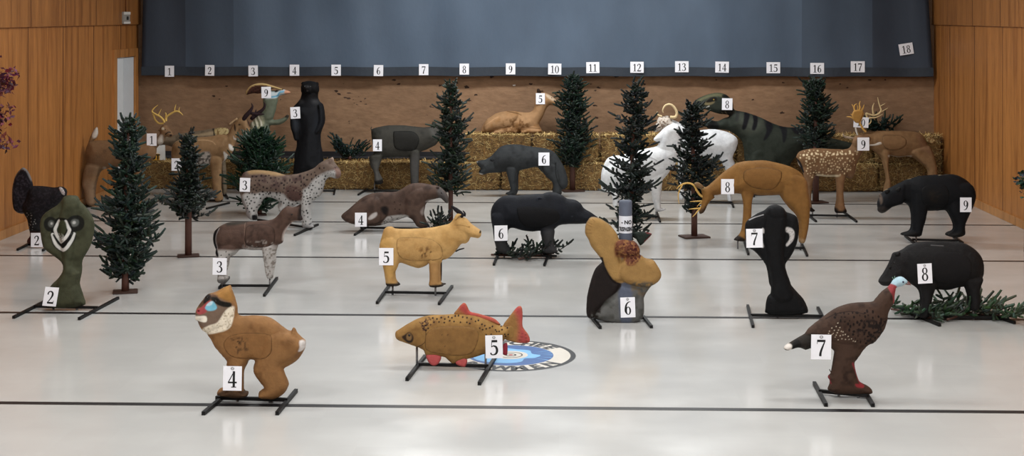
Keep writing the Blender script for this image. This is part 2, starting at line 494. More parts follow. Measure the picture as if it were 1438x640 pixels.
# floor -------------------------------------------------------------
def floor_mat():
    m = bpy.data.materials.new('polished_vinyl_floor'); m.use_nodes = True
    nt = m.node_tree; N = nt.nodes; L = nt.links; b = N['Principled BSDF']
    tc = N.new('ShaderNodeTexCoord')
    def noise(sc, scale, det=4):
        mp = N.new('ShaderNodeMapping'); mp.inputs['Scale'].default_value = sc; L.new(tc.outputs['Object'], mp.inputs[0])
        n = N.new('ShaderNodeTexNoise'); n.inputs['Scale'].default_value = scale; n.inputs['Detail'].default_value = det; L.new(mp.outputs[0], n.inputs[0]); return n
    n1 = noise((1, 1, 1), .5, 3); n2 = noise((1, 1.4, 1), 1.6, 5)
    # square vinyl tiles, one foot, each a hair lighter or darker
    sc = N.new('ShaderNodeVectorMath'); sc.operation = 'SCALE'; sc.inputs['Scale'].default_value = 1/.3048; L.new(tc.outputs['Object'], sc.inputs[0])
    flr = N.new('ShaderNodeVectorMath'); flr.operation = 'FLOOR'; L.new(sc.outputs[0], flr.inputs[0])
    wn = N.new('ShaderNodeTexWhiteNoise'); wn.noise_dimensions = '2D'; L.new(flr.outputs[0], wn.inputs['Vector'])
    def rng(src, lo, hi, a=.3, z=.7):
        r = N.new('ShaderNodeMapRange'); r.inputs[1].default_value = a; r.inputs[2].default_value = z; r.inputs[3].default_value = lo; r.inputs[4].default_value = hi; L.new(src, r.inputs[0]); return r.outputs[0]
    def mul(a, c):
        x = N.new('ShaderNodeMath'); x.operation = 'MULTIPLY'; L.new(a, x.inputs[0]); L.new(c, x.inputs[1]); return x.outputs[0]
    f = mul(mul(rng(n1.outputs['Fac'], .95, 1.04), rng(n2.outputs['Fac'], .965, 1.025)), rng(wn.outputs['Value'], .985, 1.015, 0, 1))
    v = N.new('ShaderNodeVectorMath'); v.operation = 'SCALE'; v.inputs[0].default_value = lin((181,180,177))[:3]; L.new(f, v.inputs['Scale'])
    L.new(v.outputs[0], b.inputs['Base Color'])
    L.new(rng(n2.outputs['Fac'], .13, .24), b.inputs['Roughness'])
    b.inputs['Specular IOR Level'].default_value = .62
    b.inputs['Coat Weight'].default_value = .25; b.inputs['Coat Roughness'].default_value = .1
    return m
mb = MB(); mb.box((XL-.3, Y0, -.1), (XR+.3, YB+.3, 0)); floor = struct('floor', mb, floor_mat())

LINE = mat('black_floor_tape', (18,16,18), .4, .1, bump=0)
for row, wd in ((572, .068), (443.6, .066), (362.7, .066), (312.8, .066), (284.6, .066)):
    Y = FL(CX, row).y*1.0
    mb = MB(); mb.box((XL+.01, Y-wd/2, .0), (XR-.01, Y+wd/2, .0012))
    o = struct('floor_marking', mb, LINE)

# walls ---------------------------------------------------------------
WOOD = wood_mat('stained_plywood', (166,110,58), (136,84,40))
WOODT = wood_mat('stained_plywood_upper', (156,104,56), (128,80,40))
BASE = wood_mat('wood_baseboard', (172,122,74), (146,98,54), seam=0)
ZJ = 2.445
# door opening on the left-hand wall
dA = onX(158, 70, XL); dB = onX(191.5, 70, XL)
dy0, dy1 = dA.y, dB.y; dz = dA.z
fo0, fo1, fz = dy0+.13, dy1-.13, dz-.12       # inside of the frame
mb = MB()
mb.box((XL-.15, Y0, 0), (XL, fo0, ZJ)); mb.box((XL-.15, fo1, 0), (XL, YB, ZJ)); mb.box((XL-.15, fo0, fz), (XL, fo1, ZJ))
struct('wall_left', mb, WOOD)
mb = MB(); mb.box((XL-.15, Y0, ZJ), (XL+.035, YB, CEIL)); struct('wall_left_upper', mb, WOODT)
mb = MB(); mb.box((XR, Y0, 0), (XR+.15, YB, ZJ)); struct('wall_right', mb, WOOD)
mb = MB(); mb.box((XR-.03, Y0, ZJ), (XR+.15, YB, CEIL)); struct('wall_right_upper', mb, WOODT)
for nm, x0, x1, parts in (('baseboard_left', XL, XL+.022, ((Y0, dy0-.01), (dy1+.01, YB))), ('baseboard_right', XR-.022, XR, ((Y0, YB),))):
    mb = MB()
    for a, b in parts: mb.box((x0, a, .001), (x1, b, .105))
    struct(nm, mb, BASE)
# frame and door leaf
mb = MB()
mb.box((XL-.02, dy0, 0), (XL+.03, fo0, dz)); mb.box((XL-.02, fo1, 0), (XL+.03, dy1, dz)); mb.box((XL-.02, fo0, fz), (XL+.03, fo1, dz))
struct('trim_1', mb, wood_mat('door_frame_wood', (176,120,66), (138,88,44), seam=0))
DW = mat('white_door_paint', (226,230,232), .4, .03, bump=0)
dr = empty('door_1', (XL-.022, (fo0+fo1)/2, 0)); dr['kind'] = 'structure'
hw = (fo1-fo0)/2
mb = MB(); mb.box((-.03, -hw+.005, .01), (.02, -.12*hw-.006, fz-.01)); mb.build('door_leaf', DW, dr)
mb = MB(); mb.box((-.03, -.12*hw+.006, .01), (.02, hw-.005, fz-.01)); mb.build('door_leaf', mat('white_door_paint_grey', (214,219,223), .4, .03, bump=0), dr)
mb = MB(); mb.tube([(.02, -.2*hw, 1.0), (.06, -.2*hw, 1.0), (.06, -.32*hw, 1.0)], .011, 8); mb.build('door_handle', ROD(), dr, True)

# back wall: brown, patched and pocked
def earth_mat():
    m = bpy.data.materials.new('brown_patched_wall'); m.use_nodes = True
    nt = m.node_tree; N = nt.nodes; L = nt.links; b = N['Principled BSDF']; b.inputs['Roughness'].default_value = .85
    tc = N.new('ShaderNodeTexCoord')
    def noise(sc, scale, det=5):
        mp = N.new('ShaderNodeMapping'); mp.inputs['Scale'].default_value = sc; L.new(tc.outputs['Object'], mp.inputs[0])
        n = N.new('ShaderNodeTexNoise'); n.inputs['Scale'].default_value = scale; n.inputs['Detail'].default_value = det; L.new(mp.outputs[0], n.inputs[0]); return n
    n1 = noise((1,1,1), .8); n2 = noise((.8,1,1.6), 9, 8); n3 = noise((.8,1,1.6), 14, 2); n4 = noise((1,1,1), 1.1, 2)
    r = N.new('ShaderNodeValToRGB'); e = r.color_ramp.elements; e[0].position = .32; e[0].color = lin((122,94,70)); e[1].position = .7; e[1].color = lin((146,114,86)); L.new(n1.outputs[0], r.inputs[0])
    r2 = N.new('ShaderNodeValToRGB'); e = r2.color_ramp.elements; e[0].position = .3; e[0].color = (.82,.8,.78,1); e[1].position = .75; e[1].color = (1.1,1.1,1.1,1); L.new(n2.outputs[0], r2.inputs[0])
    x = N.new('ShaderNodeMix'); x.data_type = 'RGBA'; x.blend_type = 'MULTIPLY'; x.inputs[0].default_value = 1; L.new(r.outputs[0], x.inputs[6]); L.new(r2.outputs[0], x.inputs[7])
    # arrow scars: short dark pits where two noises peak together
    mm = N.new('ShaderNodeMath'); mm.operation = 'MULTIPLY'; L.new(n3.outputs[0], mm.inputs[0]); L.new(n4.outputs[0], mm.inputs[1])
    gt = N.new('ShaderNodeMapRange'); gt.inputs[1].default_value = .455; gt.inputs[2].default_value = .475; L.new(mm.outputs[0], gt.inputs[0])
    y = N.new('ShaderNodeMix'); y.data_type = 'RGBA'; L.new(gt.outputs[0], y.inputs[0]); L.new(x.outputs[2], y.inputs[6]); y.inputs[7].default_value = lin((66,46,34))
    L.new(y.outputs[2], b.inputs['Base Color'])
    bp = N.new('ShaderNodeBump'); bp.inputs['Strength'].default_value = .5; bp.inputs['Distance'].default_value = .03; L.new(n2.outputs[0], bp.inputs['Height']); L.new(bp.outputs[0], b.inputs['Normal'])
    return m
mb = MB(); mb.box((XL-.15, YB, 0), (XR+.15, YB+.15, CEIL)); struct('wall_back', mb, earth_mat())
# arrow pits and scars: flat dark patches with the hollows' shade painted in
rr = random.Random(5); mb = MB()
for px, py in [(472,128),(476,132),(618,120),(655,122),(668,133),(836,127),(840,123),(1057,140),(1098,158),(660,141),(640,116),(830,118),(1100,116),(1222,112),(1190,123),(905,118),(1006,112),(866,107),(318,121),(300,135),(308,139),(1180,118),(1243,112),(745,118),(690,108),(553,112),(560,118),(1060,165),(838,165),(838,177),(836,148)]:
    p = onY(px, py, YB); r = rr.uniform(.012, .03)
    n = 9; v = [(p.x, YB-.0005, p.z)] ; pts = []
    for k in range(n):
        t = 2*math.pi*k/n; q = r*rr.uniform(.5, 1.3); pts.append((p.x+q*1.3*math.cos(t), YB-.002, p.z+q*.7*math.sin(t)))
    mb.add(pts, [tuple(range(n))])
struct('wall_pits', mb, mat('arrow_pit_shadow', (52,36,27), .9, .2))
mb = MB(); p = onY(722, 120, YB); mb.tube([(p.x-.02, YB-.004, p.z), (p.x+.02, YB-.004, p.z+.005)], .012, 6); struct('wall_chip', mb, mat('white_plaster_chip', (210,205,200), .8, .05))
# dark kick band along the foot of the back wall
z1 = onY(500, 212.5, YB).z; z0_ = 0
mb = MB(); mb.box((XL+.001, YB-.03, 0), (XR-.001, YB-.001, z1)); struct('trim_2', mb, mat('dark_kick_board', (34,34,38), .6, .2, nscale=6))
mb = MB(); mb.box((XL+.001, YB-.045, z1-.10), (XR-.001, YB-.03, z1-.07)); struct('trim_3', mb, mat('dark_kick_rail', (62,62,66), .5, .2, nscale=6))

mb = MB(); mb.box((XL-.15, Y0-.15, 0), (XR+.15, Y0, CEIL)); struct('wall_front', mb, mat('cream_wall_paint', (205,198,186), .8, .03))
mb = MB(); mb.box((XL-.15, Y0, CEIL), (XR+.15, YB+.15, CEIL+.1)); struct('ceiling', mb, mat('white_ceiling', (225,225,222), .8, .03))

# the dark backstop curtain, gently waved
YC = YB-.16
pa, pb = onY(198.5, 106, YC), onY(1309.5, 106, YC)
zb = pa.z; zt = 4.2
def curt(side):
    nx, nz = 160, 30; vs = []
    for j in range(nz+1):
        z = zb + (zt-zb)*j/nz
        for i in range(nx+1):
            u = i/nx; x = pa.x + (pb.x-pa.x)*u
            if z > zb:                       # the sides draw in a little towards the top
                q = (z-zb)/1.0
                if u < .02: x += .03*q
                if u > .98: x -= .05*q
            y = YC + .022*math.sin(u*41+.3*math.sin(z*2)) + .014*math.sin(u*97+z*1.3) + .01*math.sin(u*17-z*3)
            if j <= 4: y -= .012*(1-j/4)
            vs.append((x, y + side*.008, z + .004*math.sin(u*57)))
    return vs, nx, nz
va, nx, nz = curt(-1); vb_, _, _ = curt(1)
n = len(va); f = []
for j in range(nz):
    for i in range(nx):
        a = j*(nx+1)+i; f.append((a, a+1, a+nx+2, a+nx+1)); f.append((n+a, n+a+nx+1, n+a+nx+2, n+a+1))
for i in range(nx): f.append((i, n+i, n+i+1, i+1)); a = nz*(nx+1)+i; f.append((a, a+1, n+a+1, n+a))
for j in range(nz):
    a = j*(nx+1); f.append((a, a+nx+1, n+a+nx+1, n+a)); a += nx; f.append((a, n+a, n+a+nx+1, a+nx+1))
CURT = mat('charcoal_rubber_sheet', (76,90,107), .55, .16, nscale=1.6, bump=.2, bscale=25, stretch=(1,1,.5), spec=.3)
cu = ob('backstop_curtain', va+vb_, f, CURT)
cu.data.materials.append(mat('end_falloff_rubber_sheet', (54,62,74), .6, .16, nscale=1.6, bump=.2, bscale=25, stretch=(1,1,.5), spec=.25))  # darker end sheets: light fading towards the corners painted into their colour
cu.data.materials.append(mat('half_falloff_rubber_sheet', (66,78,93), .57, .16, nscale=1.6, bump=.2, bscale=25, stretch=(1,1,.5), spec=.28))  # in-between tone, the middle step of that painted light falloff
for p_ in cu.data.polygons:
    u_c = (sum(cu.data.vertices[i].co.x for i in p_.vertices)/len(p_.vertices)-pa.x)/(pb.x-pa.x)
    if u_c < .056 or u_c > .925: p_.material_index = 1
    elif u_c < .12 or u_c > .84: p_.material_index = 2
tag(cu, 'dark charcoal sheet hung across the top of the back wall', 'curtain')
mb = MB()
for i in range(nx):
    x0, x1 = va[i][0], va[i+1][0]; y0, y1 = va[i][1]-.004, va[i+1][1]-.004; za, zc = va[i][2]+.005, va[i+1][2]+.005
    mb.add([(x0,y0,za),(x1,y1,zc),(x1,y1,zc+.13),(x0,y0,za+.13)], [(0,1,2,3)])
hem = mb.build('hem', mat('dark_hem_tape', (42,50,60), .6, .1), cu, True)

# numbers on the curtain
wall = [(238,100,13,15.5),(294.5,98.7,13,15),(355.5,99.5,13.3,15.3),(413.5,98.5,13.5,15.5),(472,98.5,13.3,15.5),(531.5,99,13.3,15.5),(595,97.7,13.3,15.5),(652,97,13.3,15.5),(717,96.7,13.3,15.5),(779,96.9,18.5,15.5),(832.5,94.8,18.5,15.5),(894.5,94.4,18.8,15.5),(957.5,93.6,19,15.5),(1014,94.2,19,15.5),(1086,95,19,15.5),(1147.5,96,19.2,15.5),(1204.5,93.7,19.5,15.5),(1272.5,68.8,19.5,15.8)]
for i, (px, py, w, h) in enumerate(wall):
    t = str(i+1); p = onY(px, py, YC-.03); ys_ = []
    for dx in (-.1, -.05, 0, .05, .1):
        for zz in (p.z-.08, p.z, p.z+.08):
            u = (p.x+dx-pa.x)/(pb.x-pa.x)
            ys_.append(YC + .022*math.sin(u*41+.3*math.sin(zz*2)) + .014*math.sin(u*97+zz*1.3) + .01*math.sin(u*17-zz*3))
    yc_ = min(ys_) - .008 - .012 - .007; p = onY(px, py, yc_); Z = yc_/(CT+ST*(px-CX)/F)
    lab = 'white card printed %s pinned along the bottom edge of the dark curtain' % t
    if i == 17: lab = 'tilted white card printed 18 pinned higher up the dark curtain near its end'
    card(t, px, py, w, h, lab, Z=Z, wpos=p, rz=0, tilt=(-9 if i == 17 else [0,1,-1,0,0,1,0,0][i % 8]), grp='number cards along the curtain')

# electrical box on the upper wall
p = onX(175, 25, XL+.035); g0 = onX(171, 25, XL+.035).y; g1 = onX(180, 25, XL+.035).y
rt = empty('wall_switch_box', (XL+.035, (g0+g1)/2, p.z)); tag(rt, 'small white metal box high on the wood wall above the white door', 'switch box')
hwid = abs(g1-g0)/2; hh = 8.5*20.6/F
mb = MB(); mb.bbox((0, -hwid, -hh), (.03, hwid, hh), .006); mb.build('housing', mat('grey_switch_metal', (150,145,138), .5, .15, nscale=40), rt)
mb = MB(); mb.box((.03, -hwid, hh-.04), (.036, hwid, hh)); mb.box((.03, -hwid, -hh), (.036, hwid, -hh+.03)); mb.build('cover_plate', mat('white_switch_cover', (220,215,208), .5, .05), rt)
mb = MB(); mb.box((.03, -.02, -.03), (.05, .02, .02)); mb.build('switch_lever', mat('dark_lever', (40,38,36), .5, .1), rt)
mb = MB(); mb.tube([(.012, 0, hh), (.012, 0, hh+.9)], .01, 8); mb.build('conduit', mat('painted_conduit', (120,72,36), .5, .1), rt, True)

# ------------------------------------------------------------------ emblem on the floor
ec = FL(717.2, 498.6); R91 = 91.3*(F*CAMH/(498.6-HOR))/F
em = empty('floor_emblem', (ec.x, ec.y, 0), 0); tag(em, 'round blue and white club emblem with black ring painted on the floor behind the carp', 'emblem')
u_ = R91/91.3
def disc(name, r, z, m, r0=0, n=72, cx=0, cy=0, ex=1):
    mb = MB(); v = [(cx+r*math.cos(2*math.pi*k/n)*ex, cy+r*math.sin(2*math.pi*k/n), z) for k in range(n)]
    if r0:
        v += [(cx+r0*math.cos(2*math.pi*k/n)*ex, cy+r0*math.sin(2*math.pi*k/n), z) for k in range(n)]
        mb.add(v, [(k, (k+1) % n, n+(k+1) % n, n+k) for k in range(n)])
    else: mb.add(v, [tuple(range(n))])
    return mb.build(name, m, em)
eb = mat('emblem_black', (28,28,30), .35, .1, bump=0); ew = mat('emblem_white', (196,190,180), .35, .03, bump=0)
eblue = mat('emblem_blue', (44,84,140), .35, .1, bump=0); elb = mat('emblem_light_blue', (112,168,212), .35, .06, bump=0)
disc('outer_ring', 91.3*u_, .0006, eb)
disc('white_band', 84.5*u_, .0011, ew, cx=-.5*u_)
disc('blue_disc', 60*u_, .0016, eblue)
ang = [(-55,-12),(-40,-40),(-18,-46),(8,-34),(26,-28),(30,-8),(42,0),(34,16),(20,20),(14,40),(-12,46),(-46,30)]
q = catmull([(a*u_, -b*u_*1.0) for a, b in ang], 4)
mb = MB(); mb.add([(a, b, .0021) for a, b in q], [tuple(range(len(q)))]); mb.build('light_blue_shape', elb, em)
disc('target_white', 24*u_, .0026, ew)
disc('target_ring', 17*u_, .0031, eb, r0=15*u_); disc('target_ring', 8*u_, .0032, eb, r0=5.5*u_)
disc('target_centre', 3*u_, .0033, mat('emblem_red', (170,60,60), .4, .1, bump=0))
for a in (-28,-14,2,14,26):        # pale rays across the blue
    t = math.radians(a); mb = MB(); mb.add([(34*u_*math.cos(t), 34*u_*math.sin(t), .0024), (59*u_*math.cos(t-.02), 59*u_*math.sin(t-.02), .0024), (59*u_*math.cos(t+.02), 59*u_*math.sin(t+.02), .0024)], [(0,1,2)])
    mb.build('ray', elb, em)
def arc_text(txt, rad, a0, a1, size, flip):
    mb = MB(); n = len(txt)
    for i, ch in enumerate(txt):
        cu = bpy.data.curves.new('t', 'FONT'); cu.body = ch; cu.size = size; cu.align_x = 'CENTER'; cu.offset = size*.06; cu.resolution_u = 4
        o = bpy.data.objects.new('t', cu); C.objects.link(o)
        dg = bpy.context.evaluated_depsgraph_get(); dg.update(); e = o.evaluated_get(dg); me = e.to_mesh()
        a = math.radians(a0 + (a1-a0)*i/(n-1))
        vs = []
        for v in me.vertices:
            x, y = v.co.x, v.co.y - size*.35
            if flip: rr_ = rad - y; aa = a + x/rad
            else: rr_ = rad + y; aa = a - x/rad
            vs.append((rr_*math.cos(aa), rr_*math.sin(aa), .0016))
        mb.add(vs, [tuple(p.vertices) for p in me.polygons]); e.to_mesh_clear()
        bpy.data.objects.remove(o); bpy.data.curves.remove(cu)
    return mb.build('lettering', eb, em)
arc_text('WENATCHEE', 73*u_, 160, 40, 28*u_, False)
arc_text('BOWMEN', 73*u_, 222, 318, 28*u_, True)
em.rotation_euler = (0, 0, TH*.4)

# ------------------------------------------------------------------ straw bales
STRAW = mat('straw_blades', attr='Col', rough=.7, var=.15, nscale=30, bump=0)
def bale_core_mat():
    m = mat('packed_straw', attr=None, rgb=(112,84,46), rough=.85, var=.45, nscale=26, bump=1.0, bscale=60, stretch=(.6,1,1.4))
    return m
def make_bale(seed, w=.905, d=.44, h=.41):
    r = random.Random(seed)
    root = empty('straw_bale', (0,0,0))
    nx, ny, nz_ = 22, 10, 10; mb = MB()
    # rounded, lumpy block
    import bmesh
    bm = bmesh.new(); bmesh.ops.create_cube(bm, size=1); bmesh.ops.subdivide_edges(bm, edges=bm.edges, cuts=9, use_grid_fill=True)
    for v in bm.verts:
        p = v.co.copy()
        for ax in range(3): p[ax] = max(-.5, min(.5, p[ax]))
        q = Vector((p.x*w, p.y*d, p.z*h)); e = .035
        inner = Vector((max(-w/2+e, min(w/2-e, q.x)), max(-d/2+e, min(d/2-e, q.y)), max(-h/2+e, min(h/2-e, q.z))))
        dl = q-inner
        if dl.length > e: q = inner + dl.normalized()*e
        nrm = (q-inner).normalized() if (q-inner).length > 1e-6 else Vector((0,0,0))
        a = math.sin(q.x*21+seed)*math.sin(q.z*17+seed*2)*.006 + r.uniform(-.006,.006)
        # twine pinches the bale
        for tx in (-.2, .2): a -= .014*math.exp(-((q.x-tx*w/.93)/.03)**2)
        q += nrm*a; v.co = (q.x, q.y, q.z+h/2)
    for vv, ff in [([v.co[:] for v in bm.verts], [[v.index for v in f.verts] for f in bm.faces])]: mb.add(vv, ff)
    bm.free()
    mb.build('packed_straw', bale_core_mat(), root, True)
    vs, fs, cs = [], [], []
    tones = [(198,162,98),(172,134,74),(226,196,132),(124,92,50),(152,114,60),(96,70,40)]
    def blade(c, dr, nrm, L_, wd, col):
        sd = dr.cross(nrm); sd = sd.normalized()*wd if sd.length > 1e-6 else Vector((wd,0,0))
        a, b = c-dr*L_/2, c+dr*L_/2; n = len(vs)
        vs.extend([a-sd, a+sd, b+sd, b-sd]); fs.append((n, n+1, n+2, n+3)); cs.extend([col]*4)
    for _ in range(1500):
        f = r.random(); x = r.uniform(-w/2, w/2)
        if f < .62:   # front
            c = Vector((x, -d/2-r.uniform(-.004,.012), r.uniform(.01, h))); nrm = Vector((0,-1,0)); dr = Vector((r.gauss(0,1), r.gauss(0,.25), r.gauss(0,.7)))
        elif f < .88: # top
            c = Vector((x, r.uniform(-d/2, d/2), h+r.uniform(-.004,.014))); nrm = Vector((0,0,1)); dr = Vector((r.gauss(0,1), r.gauss(0,1), r.gauss(0,.28)))
        else:
            sx = r.choice((-1,1)); c = Vector((sx*(w/2+r.uniform(-.004,.006)), r.uniform(-d/2,d/2), r.uniform(.01,h))); nrm = Vector((sx,0,0)); dr = Vector((r.gauss(0,.15), r.gauss(0,1), r.gauss(0,.8)))
        dr.normalize(); L_ = r.uniform(.03,.10)
        if f < .62 and c.z - L_/2 < .0: c.z = L_/2
        t = r.choice(tones if f < .62 else tones[:3]+tones[:2]); kk = r.uniform(.75,1.15)
        blade(c, dr, nrm, L_, r.uniform(.0014,.0032), lin(t, kk*(.6 if f < .62 else 1))[:3])  # front blades darker than the tops: face shading put into straw colour
    for _ in range(150):  # stray ends along the upper front edge
        c = Vector((r.uniform(-w/2,w/2), -d/2+r.uniform(-.02,.05), h+r.uniform(-.01,.01))); dr = Vector((r.gauss(0,1), r.gauss(-.4,.5), r.gauss(.2,.6))).normalized()
        blade(c, dr, Vector((0,-.6,.8)), r.uniform(.03,.09), .002, lin(tones[2], r.uniform(.8,1.15))[:3])
    ob('loose_straw', vs, fs, STRAW, root, False, cs)['kind'] = 'stuff'
    for tx in (-.2, .2):
        mb = MB(); x = tx*w/.93; e = .0
        mb.tube([(x,-d/2-.003,.0+.01),(x,-d/2-.003,h*.5),(x,-d/2-.001,h-.02),(x,-d/2+.03,h+.001),(x,0,h+.002),(x,d/2-.02,h)], .0028, 5)
        mb.build('twine', mat('orange_twine', (150,96,44), .7, .1, bump=0), root, True)
    return root
def copy_tree(o, parent=None):
    c = o.copy(); C.objects.link(c)
    if parent: c.parent = parent
    for ch in [q for q in bpy.data.objects if q.parent == o]: copy_tree(ch, c)
    return c
protos = [make_bale(i+1) for i in range(4)]
bw = .945
low = []
x = XL+.03+bw/2; xs = []
total = XR-XL-.06; nb_ = 13; bw2 = total/nb_
x0 = XL+.03
names_low = ['straw bale in the corner below the yellow sign, hidden behind the raised-tail deer','straw bale directly behind the antlered buck and the yellow sign','straw bale behind the pronghorn target and the small dark tree','straw bale behind the bushy fir and the standing black bear','straw bale behind the head of the spotted lynx target','straw bale below and behind the grey boar-shaped target',
 'lower straw bale behind the trunk of the tall fir beside the grey target','lower straw bale behind the front legs of the grey wolf','lower straw bale behind the tail of the grey wolf','lower straw bale behind the white goat and the tall fir','lower straw bale behind the fir with antlers at its foot and the white ram','lower straw bale behind the green dinosaur legs','lower straw bale behind the spotted deer and the whitetail buck']
names_up = ['upper straw bale beside the tall fir, first of the top row','upper straw bale under the lying doe','upper straw bale behind the fir next to the lying doe','upper straw bale behind the white goat','upper straw bale behind the white ram','upper straw bale behind the striped dinosaur body','upper straw bale behind the whitetail buck in the corner']
used = set()
def place_bale(i, x, z, label, grp, wd):
    k = i % 4; o = protos[k] if k not in used else copy_tree(protos[k])
    used.add(k); o.location = (x, YH+.235, z); o.scale = (wd/.945, 1, 1)
    tag(o, label, 'straw bale', grp)
for i in range(nb_):
    place_bale(i, x0+bw2*(i+.5), 0, names_low[i], 'bottom row of straw bales', bw2)
xu0 = onY(652, 187, YH).x; wu = (XR-.03-xu0)/7
for i in range(7):
    place_bale(i+2, xu0+wu*(i+.5), .418, names_up[i], 'top row of straw bales', wu)

# ================================================================== TREES
def wood_pole(): return mat('dark_red_trunk', (74,44,34), .6, .2, nscale=12, stretch=(1,1,.2))
def fol(rgb, nm): return mat(nm, attr='Col', rough=.55, var=.25, nscale=9, bump=0, spec=.3)
def make_branch(vs, fs, cs, base, az, length, rise, s, r, twig_len, col, dens=1.0, droop=.0):
    d = Vector((math.cos(az), math.sin(az), rise)).normalized()
    n = max(3, int(length/.045)); pts = []
    p = Vector(base)
    for i in range(n+1):
        t = i/n; pts.append(p + d*length*t + Vector((0,0, length*(.35*t*t*.5) - droop*length*t)))
    def tube(pp, rad, c):
        k0 = len(vs); m_ = len(pp)
        for i, q in enumerate(pp):
            dd = (pp[min(i+1,m_-1)]-pp[max(i-1,0)]).normalized()
            a = Vector((0,0,1)) if abs(dd.z) < .9 else Vector((1,0,0)); x = (a-dd*a.dot(dd)).normalized(); y = dd.cross(x)
            for j in range(4): 
                th = math.pi/2*j; vs.append(q+(x*math.cos(th)+y*math.sin(th))*rad[i]); cs.append(c)
        for i in range(m_-1):
            for j in range(4):
                a_ = k0+i*4+j; b_ = k0+i*4+(j+1)%4; fs.append((a_, b_, b_+4, a_+4))
        fs.append((k0+(m_-1)*4, k0+(m_-1)*4+1, k0+(m_-1)*4+2, k0+(m_-1)*4+3))
    tube(pts, [.005]*len(pts), (.02,.016,.01))
    def needle_twig(o_, dd, L_, c):
        sd = Vector((r.gauss(0,1), r.gauss(0,1), r.gauss(0,.6)+.5)); bend = (sd - dd*sd.dot(dd)).normalized()*L_*r.uniform(.1,.55)
        pp = [o_, o_+dd*L_*.5+bend*.35, o_+dd*L_+bend]
        tube(pp, [.009, .0125, .009], c)
        nn = int(12*dens*L_/.1)
        for _ in range(nn):
            t = r.random(); q = o_+dd*L_*t+bend*t*t; 
            v = Vector((r.gauss(0,1), r.gauss(0,1), r.gauss(0,1))); v = (v-dd*v.dot(dd)*.2).normalized()
            v = (v*.8+dd*.75).normalized(); w_ = v.cross(dd)
            if w_.length < 1e-4: continue
            w_ = w_.normalized()*.0034; e = q+v*r.uniform(.014,.024); k0 = len(vs)
            vs.extend([q-w_, q+w_, e]); c2 = tuple(x_*r.uniform(.7,1.4) for x_ in c); cs.extend([c2]*3); fs.append((k0,k0+1,k0+2))
    for i in range(len(pts)):
        t = i/n
        if t < .12: continue
        dd0 = (pts[min(i+1,n)]-pts[max(i-1,0)]).normalized()
        side = dd0.cross(Vector((0,0,1))).normalized()
        for sg in (-1, 1):
            if r.random() < .12: continue
            dd = (dd0*r.uniform(.0,.8) + side*sg*r.uniform(.3,1.0) + Vector((0,0,r.uniform(-.55,.7)))).normalized()
            c = tuple(x_*r.uniform(.7,1.35) for x_ in col)
            needle_twig(pts[i], dd, twig_len*r.uniform(.45,.95)*(1.1-.4*t), c)
        if i == n: needle_twig(pts[i], dd0, twig_len, tuple(x_*r.uniform(.8,1.3) for x_ in col))

def tree(name, label, px, gy, prof, fol_rgb=(30,44,38), seed=1, lean=0, twig=.10, level=.06, per=11, trunk_px=5, plate=(18, 9), dens=1.0, rise=.15, Z=None, z0=0.0, trunk=True, sparse=1.0, pcol=None, ymax=None, tier=.26):
    """prof: (row, half width px) from the top down"""
    Z = Z or F*(CAMH-z0)/(gy-HOR); s = Z/F; r = random.Random(seed)
    root = empty(name, PW(px, gy, Z), TH); tag(root, label, 'artificial tree')
    top = (gy-prof[0][0])*s
    rows = [(gy-p[0])*s for p in prof]; hws = [p[1]*s for p in prof]
    if trunk:
        mb = MB(); tr = trunk_px*s/2
        mb.tube([(0,0,.012), (0,0,rows[-1]), (lean*s*.5,0,top*.8), (lean*s,0,top-.05)], [tr, tr*.95, tr*.5, tr*.25], 9)
        mb.build('trunk', pcol or wood_pole(), root, True)
        if plate:
            a = plate[0]*s; mb = MB(); mb.bbox((-a, -a*.75, 0), (a, a*.75, .018), .004)
            mb.build('base_plate', mat('brown_base_plate', (58,38,30), .6, .15), root).rotation_euler = (0,0,.25)
    vs, fs, cs = [], [], []
    col = lin(fol_rgb, .78)[:3]
    zlo, zhi = min(rows), max(rows)
    z = zlo
    while z < zhi-.02:
        hw = np.interp(z, rows[::-1], hws[::-1]); cnt = max(3, int(per*(.55+.45*min(1, hw/.25))*sparse))
        for k in range(cnt):
            az = r.uniform(0, 2*math.pi); L_ = max(.05, hw*r.choice((r.uniform(.35,.8), r.uniform(.75,1.08))) - twig*.3)
            zz = z + r.uniform(-.5,.5)*level
            xx = lean*s*max(0,(zz/top)); L_ *= .74+.38*abs(math.sin((z+seed*.07)*math.pi/tier))
            make_branch(vs, fs, cs, (xx,0,zz), az, L_, rise+r.uniform(-.15,.2), s, r, min(twig, .45*hw+.03), col, dens)
        z += level
    for k in range(5):
        make_branch(vs, fs, cs, (lean*s,0,zhi-.07-.02*k), r.uniform(0,6.28), .09, 1.3+r.uniform(-.5,1.5), s, r, .07, col, dens)
    if ymax is not None:
        for v in vs:
            if v.y > ymax: v.y = ymax - (v.y-ymax)*.2
    o = ob('foliage', vs, fs, fol(fol_rgb, 'fir_foliage'), root, False, cs)
    return root

